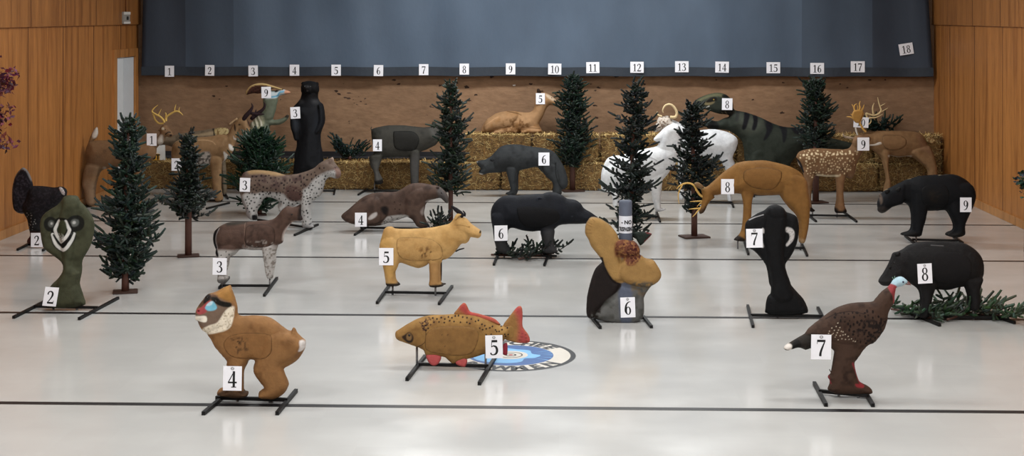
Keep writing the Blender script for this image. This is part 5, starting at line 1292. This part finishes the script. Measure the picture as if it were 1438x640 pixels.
# ---- standing black bear -------------------------------------------------------
A = lambda t: cr(340,100,8,t)
f = Fig('standing_bear_target', 'black bear target standing upright on its hind legs', 433, 270)
out = A('675,125 720,110 760,108 805,113 845,130 862,165 862,215 855,290 880,345 912,372 932,480 932,570 900,655 885,720 890,830 905,900 915,1000 920,1120 925,1250 905,1330 830,1335 800,1250 760,1180 700,1250 680,1335 590,1330 570,1250 575,1100 585,1000 592,920 612,840 610,780 585,705 555,600 549,520 558,425 600,370 650,312 668,240 666,165')
f.body([(out,12,0,16), (A('620,370 860,360 900,500 880,720 890,1000 880,1150 620,1150 600,1000 640,700 600,500'),17,0,22), (A('560,430 620,390 640,520 650,650 640,760 600,770 575,690 550,600'),6,-9), (A('860,370 920,400 932,560 900,650 850,700 815,690 830,640 870,540'),6,-9), (A('720,150 790,150 810,200 790,240 730,240 710,200'),5,-13), (A('680,130 845,130 855,250 680,260'),10,-2)], (40,42,48), [
 ('M', out, (32,34,40), 2, .15, .5), ('P', A('570,480 640,500 640,640 600,640'), (56,60,68), 4), ('P', A('860,440 900,500 850,650 820,650'), (54,58,66), 4), ('P', A('650,310 690,310 690,345 655,345'), (72,72,74), 3), ('P', A('800,310 860,320 860,355 810,350'), (72,72,74), 3), ('P', A('668,150 850,150 855,290 670,290'), (30,28,30), 4), ('E', 340+745/8, 100+165/8, 3.2, 1.8, (62,62,64), 1.5), ('E', 340+755/8, 100+212/8, 1.4, .8, (74,68,66))])
f.fin('ear', A('665,140 680,118 700,120 695,145 678,155'), 2, -2, (36,36,38)); f.fin('ear', A('835,145 840,120 860,130 862,155 845,160'), 2, -2, (36,36,38))
f.eye(340+722/8, 100+163/8, .7, (120,120,118)); f.eye(340+785/8, 100+165/8, .7, (100,100,98)); 
card('3', 417, 157.3, 13.5, 16.2, 'white number 3 card pinned to the chest of the upright black bear target', f, tilt=-3)
stand('black steel stand under the upright black bear target', ((414,270),(470,270.3)), (((470.5,266),(469,274)),((414,266.5),(408,274))), ((420,270,266),(450,270.2,266)))

# ---- lying doe on the bales ------------------------------------------------------
A = lambda t: cr(600,100,5,t)
f = Fig('lying_doe_target', 'tan doe target lying on top of the stacked straw bales', 717, 189.2, Z=21.22)
out = A('378,425 384,392 418,342 468,302 530,282 600,278 680,288 732,282 752,245 764,205 768,170 778,150 810,148 845,156 882,180 925,215 936,238 905,246 862,238 838,262 816,312 795,352 786,375 802,405 800,425 780,438 700,438 600,442 480,442 410,438')
f.body([(out,9,0,12), (A('385,420 430,340 530,290 680,295 760,330 740,420 600,436 420,436'),15,0,20), (A('455,428 500,402 560,388 605,390 632,408 620,432 560,438 480,440'),6,-11), (A('655,430 690,398 740,388 795,400 800,424 740,436'),6,-10), (A('752,245 770,165 840,170 830,255 790,350 740,340'),7,-1), (A('420,330 560,285 640,300 600,390 480,410 400,420'),10,-7)], (166,128,90), [
 ('M', out, (152,110,68), 3, .12, .5), ('P', A('835,158 885,182 905,205 880,205 840,180'), (206,180,152), 1), ('P', A('912,215 938,228 925,245 905,240'), (214,204,196), .7), ('L', A('918,208 905,225 900,245'), 1.2, (34,26,26), .6), ('M', A('540,340 700,340 700,430 540,430'), (120,84,50), 3, .3, .45),
 ('L', A('490,408 560,392 620,400'), .8, (120,86,52)), ('L', A('560,280 620,290 660,305'), .9, (110,78,46)), ('L', A('670,410 720,392 790,400'), .8, (110,78,48)), ('L', A('400,380 470,330 500,318'), .8, (190,146,104))])
f.fin('ear', A('772,150 770,128 780,120 795,135 800,152'), 1.3, -3, (70,50,38)); f.fin('ear', A('795,150 800,135 815,138 812,155'), 1.2, 4, (90,66,48))
f.eye(600+872/5, 100+185/5, .8)
card('5', 758.7, 138, 12.6, 15.4, 'white number 5 card pinned to the head of the lying doe target', f, tilt=0)

# ---- striped dinosaur -----------------------------------------------------------
A = lambda t: cr(960,120,5,t)
f = Fig('dinosaur_target', 'green meat-eating dinosaur target with dark back stripes and open jaws', 1080, 273.2)
out = A('68,140 78,110 110,85 160,65 205,53 250,50 290,60 320,80 342,110 350,160 372,175 400,180 440,188 500,208 560,232 620,262 700,288 800,294 860,300 950,330 1050,370 1150,395 1230,420 1225,440 1100,450 950,455 880,470 800,490 740,570 700,660 690,700 720,760 700,768 620,768 600,740 620,660 590,620 560,680 560,740 540,768 450,768 455,745 485,720 480,640 440,560 425,500 420,430 398,375 330,325 270,310 205,308 165,298 152,262 158,238 185,238 235,250 285,228 330,215 300,205 250,200 200,185 150,168 105,165 80,158')
f.body([(out,9,0,12), (A('340,190 440,192 620,270 800,310 900,380 800,480 680,560 500,560 430,470 400,370 300,290'),17,0,24), (A('80,130 200,60 320,80 345,160 250,195 150,165'),8,-2), (A('500,420 640,430 640,560 560,660 555,745 460,760 490,700 450,560'),8,-9)], (60,66,57), [
 ('M', out, (52,58,48), 3, .12, .5), ('P', A('80,110 160,66 250,52 320,82 330,100 240,74 150,92 95,122'), (92,92,68), 1.5), ('P', A('140,130 165,95 200,85 215,95 205,120 170,135'), (120,108,78), 1),
 ('P', A('150,108 185,82 220,80 225,100 195,112 160,118'), (38,36,30), 1), ('P', A('265,68 300,62 320,82 300,95 275,85'), (40,42,38), 1), ('L', A('112,152 140,155 172,142'), 1.6, (196,196,188), .7),
 ('P', A('255,170 330,150 350,190 310,225 270,215'), (48,44,36), 2), ('L', A('262,185 290,215'), .7, (110,96,70)), ('L', A('285,180 312,212'), .7, (110,96,70)), ('P', A('152,240 190,240 240,270 235,310 180,308 158,280'), (32,34,36), 2),
 ('P', A('425,188 460,195 445,240 420,300 398,295 410,240'), (38,38,44), 1), ('P', A('485,205 515,212 508,260 488,305 466,300 480,250'), (38,38,44), 1), ('P', A('565,232 615,255 620,290 590,340 560,375 545,372 570,310 560,260'), (40,40,46), 1),
 ('P', A('668,282 715,290 715,330 695,390 680,385 678,330'), (40,42,46), 1), ('P', A('755,292 830,296 835,330 790,340 760,320'), (40,40,46), 1.2), ('P', A('370,178 390,182 372,240 355,235'), (46,46,48), 1),
 ('P', A('380,200 480,215 560,250 500,320 400,320'), (78,82,72), 5), ('P', A('425,188 460,195 445,240 420,300 398,295 410,240'), (38,38,44), 1), ('P', A('485,205 515,212 508,260 488,305 466,300 480,250'), (38,38,44), 1)])
f.eye(960+205/5, 120+96/5, 1.0, (150,120,50))
card('8', 1019.6, 145.5, 14.6, 16.3, 'white number 8 card pinned to the head of the striped green dinosaur target', f, tilt=1)
stand('black steel stand under the striped dinosaur target', ((1058,272.7),(1098,273.4)), (((1056,269.5),(1059,277)),((1097,270),(1100,277))), ((1062,272.8,271.5),(1092,273.3,271.5)))

# ---- whitetail buck in the corner -------------------------------------------------
A = lambda t: cr(1110,120,5,t); B = lambda t: cr(1200,150,4.265,t); G = lambda t: cr(1130,100,8,t)
f = Fig('whitetail_buck_target', 'brown whitetail buck target in the corner with pale branching antlers', 1268, 273)
out = A('470,395 455,375 470,350 500,335 545,330 600,320 680,317 760,317 880,324 925,345 950,385 962,440 985,500') + B('478,320 492,400 480,480 482,520 440,520 438,440 432,372 390,335 330,297 260,302 200,292 197,340 203,400 216,470 205,520 172,520 175,480 186,430 175,370 155,302 120,272 85,235') + A('520,440 490,420')
f.body([(out,8,0,11), (A('560,340 700,325 880,330 950,390 960,450 850,480 700,490 600,470 550,420'),12,0,18), (B('155,250 205,260 197,340 203,400 214,470 200,515 176,515 185,430 175,360'),4.5,-6), (B('330,260 440,230 480,330 490,400 478,515 444,515 438,430 430,370 380,320'),6,-6), (A('470,350 540,332 600,360 580,430 500,420'),7,-2)], (134,102,70), [
 ('M', out, (116,86,56), 4, .1, .5), ('P', B('195,285 260,298 330,290 330,300 260,306 200,298'), (204,196,184), .8), ('P', A('880,330 960,400 980,480 900,440'), (124,92,66), 3), ('P', A('640,345 760,350 790,400 740,440 660,430 630,390'), (124,92,60), 2.5)])
f.core(A('640,350 700,342 770,350 800,385 780,430 720,450 660,440 632,400'), (128,96,64), .6)
f.fin('tail', B('430,190 445,180 462,186 485,200 478,215 455,222 436,212'), 2.2, 0, (190,166,118), [('M', B('430,180 490,180 480,225 430,225'), (120,88,52), 1, .6, .5)])
f.tubes('antler', [(G('640,600 680,560 700,520 690,475 720,482 780,495 830,478 858,440 848,400 832,350 820,292'), [1.2,1.2,1.2,1.3,1.4,1.4,1.4,1.2,1,.8,.3]), (G('772,482 765,440 766,395 782,355'), [1.2,1.1,.9,.3]), (G('840,462 880,445 935,412'), [1.1,.9,.3]), (G('850,392 875,378 905,362'), [.8,.7,.3]),
  (G('700,560 730,525 790,522 835,505 878,480'), [1.1,1.2,1.1,.8,.3]), (G('690,600 725,592 745,565 742,540'), [.9,.9,.8,.4])], (208,184,138))
card('10', 1209.2, 171.7, 21, 14.6, 'white number 10 card half hidden behind the golden palmed antlers', Z=f.Z-.1, wpos=PW(1209.2,171.7,f.Z-.1), tilt=3)
mb = MB(); p0 = PW(1209.2,178,f.Z-.095); p1 = PW(1209.5,196,f.Z-.095)
card_wire = mb; mb.tube([f.loc(1209.2,165,-9.5), f.loc(1209.5,180,-9.3), f.loc(1212,190,-6)], .004, 6); mb.build('card_wire', ROD(), f.root, True)
stand('black steel stand under the whitetail buck target in the corner', ((1243,272.5),(1310,273.5)), (((1241,269),(1246,276.5)),((1308,270),(1313,277.5))), ((1244,272.6,271),(1308,273.4,271)))

# ---- raised-tail deer on the other side --------------------------------------------
A = lambda t: cr(100,160,5,t); H_ = lambda t: cr(200,130,5,t)
f = Fig('deer_target', 'brown deer target with a raised white-edged tail and yellow antlers, behind the tall fir', 172, 290)
out = A('120,200 140,188 200,184 300,182 400,186 500,188 560,178 600,160 620,140 622,100 640,80 665,75 690,100 715,135 712,158 690,165 665,160 650,200 625,218 580,228 535,250 510,300 500,350 492,440 488,540 498,632 465,636 465,540 470,440 440,372 380,372 300,372 250,385 212,402 185,470 172,560 178,636 112,636 100,560 78,480 92,430 105,350 100,262')
f.body([(out,8,0,11), (A('125,215 200,190 500,195 590,210 590,300 500,350 300,365 180,380 115,330'),13,0,18), (A('112,350 210,360 195,430 172,520 174,630 118,630 100,540 84,478'),7,-7), (A('455,320 500,340 492,440 488,540 496,630 468,632 462,500'),5,-6)], (124,94,66), [
 ('M', out, (104,78,54), 4, .1, .5), ('P', A('622,148 650,148 648,200 632,222 615,205'), (178,168,156), 1.2), ('P', A('228,370 250,372 240,402 230,402'), (196,186,170), 1), ('P', A('130,300 240,300 230,400 130,420'), (116,90,66), 4),
 ('P', A('100,470 180,470 175,640 100,640'), (130,104,80), 3), ('L', A('668,140 690,125 700,128'), 1.2, (40,32,28), .7), ('E', 100+704/5, 160+148/5, 1.6, 1.4, (60,44,36)), ('P', A('640,95 655,92 660,105 645,108'), (196,184,160), .8)])
f.fin('tail', A('120,212 128,175 150,125 172,96 184,92 190,130 180,165 160,185 140,205'), 2.6, 0, (128,100,70), [('P', A('150,125 182,90 192,130 180,162 155,165'), (202,194,184), 1)])
f.tubes('antler', [([(p[0],p[1],-3) for p in H_('158,210 150,190 128,168 95,150 72,132 84,110 112,86')], [1.6,1.5,1.4,1.3,1.2,.9,.3]), ([(p[0],p[1],-3) for p in H_('112,160 124,138 136,114')], [1,.8,.3]), ([(p[0],p[1],-1) for p in H_('150,215 118,215 92,190 80,160 70,150')], [1.4,1.3,1.2,.9,.3]), ([(p[0],p[1],-2) for p in H_('168,200 172,170 205,145 240,130 265,138 288,158')], [1.6,1.5,1.4,1.3,1,.3]), ([(p[0],p[1],-2) for p in H_('228,132 230,108 238,82')], [1,.8,.3]), ([(p[0],p[1],-2) for p in H_('262,138 258,120 264,102')], [.9,.7,.3]), ([(p[0],p[1],-2) for p in H_('165,185 168,150 160,140')], [1.2,.9,.4])], (206,172,96))
f.fin('ear', A('612,112 640,100 645,115 625,122'), 1, -2, (120,96,70)); f.eye(100+668/5, 160+108/5, .8)
card('1', 215, 195.3, 13.8, 17.2, 'white number 1 card pinned to the throat of the yellow-antlered deer target', f, tilt=0)
stand('black steel stand under the raised-tail deer target', ((124,289.5),(202,290.5)), (((128,285.5),(118,293.5)),((205,286.5),(196,295))), ((128,289.6,286),(200,290.4,286)))

# ---- grey-brown animal behind the pronghorn -------------------------------------------
A = lambda t: cr(200,130,5,t)
f = Fig('elk_target', 'grey-brown long-backed target with a cream rump, behind the pronghorn', 275, 276)
out = A('128,330 140,300 200,300 260,288 340,274 420,264 500,250 560,244 598,250 610,280 605,340 600,420 585,480 590,560 590,700 560,705 552,560 540,470 500,400 400,372 320,372 300,440 290,560 285,700 255,705 258,560 240,440 215,385 150,368 120,372')
f.body([(out,8,0,10), (A('150,310 340,285 560,255 600,320 560,380 400,365 200,370 140,350'),11,0,15)], (112,98,80), [
 ('M', out, (92,80,64), 3, .2, .5), ('P', A('345,300 420,285 500,270 510,292 420,300 350,302'), (150,132,104), 1), ('L', A('498,252 508,268 515,300'), 1.8, (40,34,30), .7), ('P', A('515,250 590,240 606,262 600,300 540,298 520,285'), (176,156,110), 1), ('M', A('515,250 590,240 606,262 600,300 540,298 520,285'), (120,94,56), 1, .6, .5), ('P', A('118,340 145,312 142,360 120,372'), (168,160,150), 1)])
stand('black steel stand under the grey-brown target behind the pronghorn', ((250,275.5),(318,276.3)), (((248,272),(252,279.5)),((316,273),(320,280))), ((254,275.6,271),(315,276.2,271)))

# ---- pronghorn -------------------------------------------------------------------------
f = Fig('pronghorn_target', 'tan pronghorn target with black pronged horns and white throat bands', 288, 283.2)
B = lambda t: cr(230,180,5,t)
out = A('203,420 205,388 222,352 258,332 330,322 400,312 480,306 540,292 596,290 618,252 640,212 668,180 700,165 730,180 752,215 760,262 752,298 722,296 700,262 682,258 665,290 660,330 648,365 642,400 618,440 585,470 562,492') + B('410,240 406,330 405,420 418,505 362,510 348,420 340,330 330,262 300,262 240,262 180,268 140,290 120,350 125,420 120,505 88,505 85,420 75,340 58,260 52,180')
f.body([(out,8,0,11), (A('212,400 260,340 480,312 600,300 640,380 600,450 480,470 300,470 220,450'),12,0,18), (B('330,200 410,200 406,330 404,420 414,500 366,505 350,420 342,330'),5,-6), (A('600,290 670,185 720,180 755,250 750,292 690,262 660,330 600,360'),6,-1)], (138,108,76), [
 ('M', out, (120,92,62), 4, .1, .5), ('P', B('230,190 330,160 330,250 300,268 220,268'), (176,168,160), 1.5), ('M', B('230,190 330,160 330,250 300,268 220,268'), (90,84,78), 1, .45, .45),
 ('L', A('205,440 205,390 225,352 265,332 330,322'), 1.4, (166,140,108), .8), ('L', A('390,332 450,330 500,340 525,360'), 1.2, (170,140,104), .8),
 ('P', B('430,160 448,175 465,200 455,225 415,240 430,215'), (210,204,196), .8), ('P', B('465,110 480,115 500,145 490,160 470,145'), (204,198,190), .8), ('P', B('495,50 505,70 540,78 520,85 500,75'), (210,204,196), .7),
 ('P', A('695,255 720,262 745,275 765,292 750,305 715,292 700,275'), (206,200,192), .8), ('P', A('650,215 662,240 660,270 650,250'), (52,36,30), .8), ('E', 200+688/5, 130+222/5, 1.5, 1.1, (34,24,22)), ('P', A('735,185 765,215 762,250 745,225'), (70,48,38), 1.2)])
f.fin('ear', A('605,222 630,200 660,178 675,172 668,190 640,212 618,230'), 1.2, -3, (170,142,108))
f.tubes('horn', [([(p[0],p[1],-4) for p in A('712,192 728,165 752,138 770,112 776,92 768,72')], [2.6,3.4,3.0,2.0,1.3,.4]), ([(p[0],p[1],3) for p in A('760,190 790,160 825,135 850,110 858,85 850,66')], [2.6,3.4,2.8,1.9,1.2,.4]), ([(p[0],p[1],-1) for p in A('752,140 790,150 830,152 858,150')], [2.2,2.4,1.6,.4]), ([(p[0],p[1],-1) for p in A('770,175 790,150 800,118')], [2.4,1.6,.5])], (38,24,28))
card('2', 250, 230, 14.2, 17.3, 'white number 2 card pinned to the rump of the pronghorn target', f, tilt=0)
stand('black steel stand under the pronghorn target', ((252,282.7),(312,283.6)), (((322,286),(290,294)),((250,279),(244,288))), ((251,282.7,279.5),(308,283.5,280)))

# ---- crested dinosaur ---------------------------------------------------------------
A = lambda t: cr(340,100,8,t)
f = Fig('crested_dinosaur_target', 'grey-green crested dinosaur target with a yellow crest and blue-white face', 366, 272.5)
out = A('245,285 235,250 300,220 340,215 400,215 440,200 480,205 542,228 540,245 500,262 445,268 410,290 392,340 385,420 365,480 345,540 420,535 470,515 500,488 528,495 520,530 480,570 420,602 350,606 310,620 300,700 310,800 320,900 310,1000 300,1100 290,1200 310,1345 280,1360 200,1360 195,1200 170,1150 130,1200 120,1360 60,1360 55,1330 75,1250 60,1100 40,950 30,820 50,700 90,600 130,545 190,480 235,390')
f.body([(out,8,0,11), (A('120,560 300,560 300,900 290,1100 200,1180 80,1100 40,850 80,640'),13,0,18), (A('245,285 400,280 380,420 330,560 180,560 235,400'),8,-1)], (98,104,88), [
 ('M', out, (84,90,72), 2, .15, .5), ('P', A('300,205 345,230 410,205 480,195 500,240 450,270 400,292 340,302 250,298 240,250'), (188,200,204), 1), ('L', A('345,285 400,275 430,235 480,225'), 2.2, (96,158,186), .8), ('P', A('360,195 400,205 410,225 375,235'), (30,26,24), .8), ('P', A('488,210 545,225 540,252 492,258 480,240'), (196,142,112), .8), ('L', A('460,265 500,270 535,250'), 1.4, (90,50,40), .7),
 ('P', A('110,590 150,530 210,500 255,520 250,600 180,650 110,660'), (150,150,124), 2), ('L', A('150,520 175,570 190,610'), 1.6, (206,202,186), .7), ('L', A('190,505 220,550 235,600'), 1.6, (206,202,186), .7), ('L', A('115,560 135,600 150,640'), 1.6, (196,192,176), .7), ('L', A('135,545 160,590 172,625'), 1.2, (70,70,58), .6), ('L', A('172,515 200,565 214,610'), 1.2, (70,70,58), .6),
 ('P', A('480,490 530,490 525,520 495,520'), (64,56,46), 1), ('L', A('245,300 240,380 190,480'), 2, (120,118,96), 1.2)])
f.fin('crest', A('45,240 58,205 105,158 180,134 260,134 350,160 440,190 470,205 430,208 360,190 330,205 300,220 240,240 220,245 180,250 140,245 90,255 60,262'), 2.2, -4, (86,50,38), [('L', A('48,245 60,210 108,160 180,140 262,140 350,166 440,194 470,205'), 3.2, (188,160,108), .9), ('L', A('110,230 150,200 200,180'), 1.0, (40,26,22), .6), ('L', A('150,240 200,215 240,200'), 1.0, (40,26,22), .6)])
f.eye(340+388/8, 100+214/8, .8)
card('9', 375.2, 129.3, 13.3, 15.8, 'white number 9 card pinned to the cheek of the crested dinosaur target', f, tilt=-1)
stand('black steel stand under the crested dinosaur target', ((345,272),(384,273)), (((343,268.5),(346,277)),((383,269.5),(386,277))), ((350,272.2,270),(378,272.8,270)))

# ---- sign on the bale -------------------------------------------------------------------
Zs_ = 21.2; b0 = PW(216, 229.2, Zs_)
rt = empty('folded_sign', (b0.x, b0.y, .43), TH); tag(rt, 'white board with a yellow lettered strip standing on the straw bale', 'sign')
s_ = Zs_/F
def tri(name, pts, y0, y1, m):
    n = len(pts); v = [((x-216)*s_, y0, (229.2-y)*s_) for x, y in pts] + [((x-216)*s_, y1, (229.2-y)*s_) for x, y in pts]
    return ob(name, v, [tuple(range(n)), tuple(range(2*n-1, n-1, -1))] + [(i, n+i, n+(i+1) % n, (i+1) % n) for i in range(n)], m, rt, False)
tri('board', [(203,229.2),(210,222),(217,216),(224,208),(229,205.5),(231,206),(231.5,229.2)], .01, .04, mat('white_board', (214,214,210), .5, .04, bump=0))
ys = tri('yellow_strip', [(201,229.2),(204,222.5),(211,219.5),(224,220.5),(224,229.2)], -.012, .008, mat('yellow_strip', (196,146,52), .5, .05, bump=0))
cu_ = bpy.data.curves.new('t', 'FONT'); cu_.body = 'HOT'; cu_.size = .105; cu_.offset = .004; cu_.align_x = 'RIGHT'
to = bpy.data.objects.new('t', cu_); C.objects.link(to); dg = bpy.context.evaluated_depsgraph_get(); dg.update(); e_ = to.evaluated_get(dg); tm = e_.to_mesh()
lv = [(v.co.x + (225.0-216)*s_, -.0145, v.co.y + .012) for v in tm.vertices]; lf = [tuple(p.vertices) for p in tm.polygons]; e_.to_mesh_clear(); bpy.data.objects.remove(to)
ob('lettering', lv, lf, INK(), ys, False)

# ---- plants at the edges -----------------------------------------------------------------
def potted(name, label, px, Zq, z_lo, z_hi, hw, rgb, seed, reach, cat='artificial tree', stool=0.0, leafy=True):
    s = Zq/F; g = PW(px, HOR, Zq); root = empty(name, (g.x, g.y, stool), TH); tag(root, label, cat)
    mb = MB(); mb.tube([(0,0,0),(0,0,.02),(0,0,.24),(0,0,.26)], [.07,.08,.10,.105], 20); mb.build('pot', mat('black_pot', (26,24,24), .5, .1), root, True)
    mb = MB(); mb.tube([(0,0,.2),(.02,0,(z_lo+z_hi)/2-stool),(0,0,z_hi-stool-.1)], [.018,.015,.006], 8); mb.build('stem', wood_pole(), root, True)
    r = random.Random(seed); vs, fs, cs = [], [], []; col = lin(rgb, 1)[:3]
    for k in range(reach):
        z = r.uniform(z_lo, z_hi)-stool; az = r.uniform(0, 6.283); L_ = hw*r.uniform(.5,1)
        d = Vector((math.cos(az), math.sin(az)*.8, r.uniform(-.3,.4)))
        for q in range(26):
            t = r.uniform(.15,1); c = Vector((0,0,z)) + d*L_*t + Vector((r.gauss(0,.03), r.gauss(0,.03), r.gauss(0,.03)))
            a = Vector((r.gauss(0,1), r.gauss(0,1), r.gauss(0,.8))).normalized(); b = a.cross(Vector((r.gauss(0,1), r.gauss(0,1), r.gauss(0,1)))).normalized()
            ln, wd = r.uniform(.04,.075), r.uniform(.012,.022); n = len(vs); up = a.cross(b)*.004
            vs.extend([c-a*ln*.5, c-a*.1*ln+b*wd+up, c+a*ln*.5, c-a*.1*ln-b*wd+up]); fs.append((n,n+1,n+2,n+3)); cc = tuple(v*r.uniform(.5,1.7) for v in col); cs.extend([cc]*4)
        n = len(vs); 
    ob('foliage', vs, fs, fol(rgb, 'fir_foliage'), root, False, cs)
    return root
potted('artificial_maple', 'tall dark maroon leafy plant at the edge beside the wood wall', -30, 13.6, 1.38, 2.16, .40, (84,36,48), 51, 90)
g = PW(1457, HOR, 15.5)
mb = MB(); mb.bbox((-.11,-.11,.42), (.11,.11,.45), .008)
st_ = empty('plant_stool', (g.x, g.y, 0), TH); tag(st_, 'low wooden stool carrying the black potted plant by the wood wall', 'stool')
mb.build('seat', WOODT, st_)
for a in (-1,1):
    for b in (-1,1):
        mb = MB(); mb.tube([(a*.1,b*.1,0),(a*.09,b*.09,.42)], .014, 8); mb.build('leg', STEEL(), st_, True)
potted('potted_plant', 'green leafy plant in a black pot at the edge of the wood wall', 1454, 15.5, .66, .82, .24, (28,48,40), 52, 26, cat='plant', stool=.45)
shrub('fir_cutting','thin dark twiggy cutting standing in front of the head of the prowling brown target', 621, 327, F*CAMH/(327-HOR), 0, [(-8,50),(-3,58),(2,50),(-12,22),(10,18),(4,34),(-6,36)], (24,30,26), 23, twig=.08, n=9)
LP=108; EXPO=0.0
# ================================================================== LIGHT AND CAMERA
LC = (.955,.98,.985)
def area(name, loc, size, sy, power, col=(1,.97,.92), rot=(0,0,0)):
    l = bpy.data.lights.new(name, 'AREA'); l.shape = 'RECTANGLE'; l.size = size; l.size_y = sy; l.energy = power; l.color = col
    o = bpy.data.objects.new(name, l); C.objects.link(o); o.location = loc; o.rotation_euler = rot
    return o
for Y, p in ((2.5, 1.15), (6.5, 1.0), (10.5, .8), (14.5, .62)):
    for X in (-3.6, -.3, 3.0):
        area('ceiling_lamp', (X, Y, CEIL-.06), 1.3, .6, LP*p, LC)
for X in (-1.9, -.1, 1.7): area('ceiling_lamp', (X, 18.6, CEIL-.06), 1.0, .6, LP*.95, LC)
w = bpy.data.worlds.new('w'); bpy.context.scene.world = w; w.use_nodes = True
w.node_tree.nodes['Background'].inputs[0].default_value = (.8,.85,.9,1); w.node_tree.nodes['Background'].inputs[1].default_value = .3

cam = bpy.data.cameras.new('cam'); co_ = bpy.data.objects.new('camera', cam); C.objects.link(co_)
co_.location = (0,0,CAMH); co_.rotation_euler = (math.radians(90), 0, TH)
cam.sensor_fit = 'HORIZONTAL'; cam.sensor_width = 36; cam.lens = F/W*36
cam.shift_y = -(Hh/2-HOR)/W; cam.clip_end = 100
sc = bpy.context.scene; sc.camera = co_
sc.view_settings.view_transform = 'Standard'; sc.view_settings.look = 'None'; sc.view_settings.gamma = 1; sc.view_settings.exposure = EXPO
sc.view_settings.use_curve_mapping = False
sc.cycles.max_bounces = 6; sc.cycles.diffuse_bounces = 4
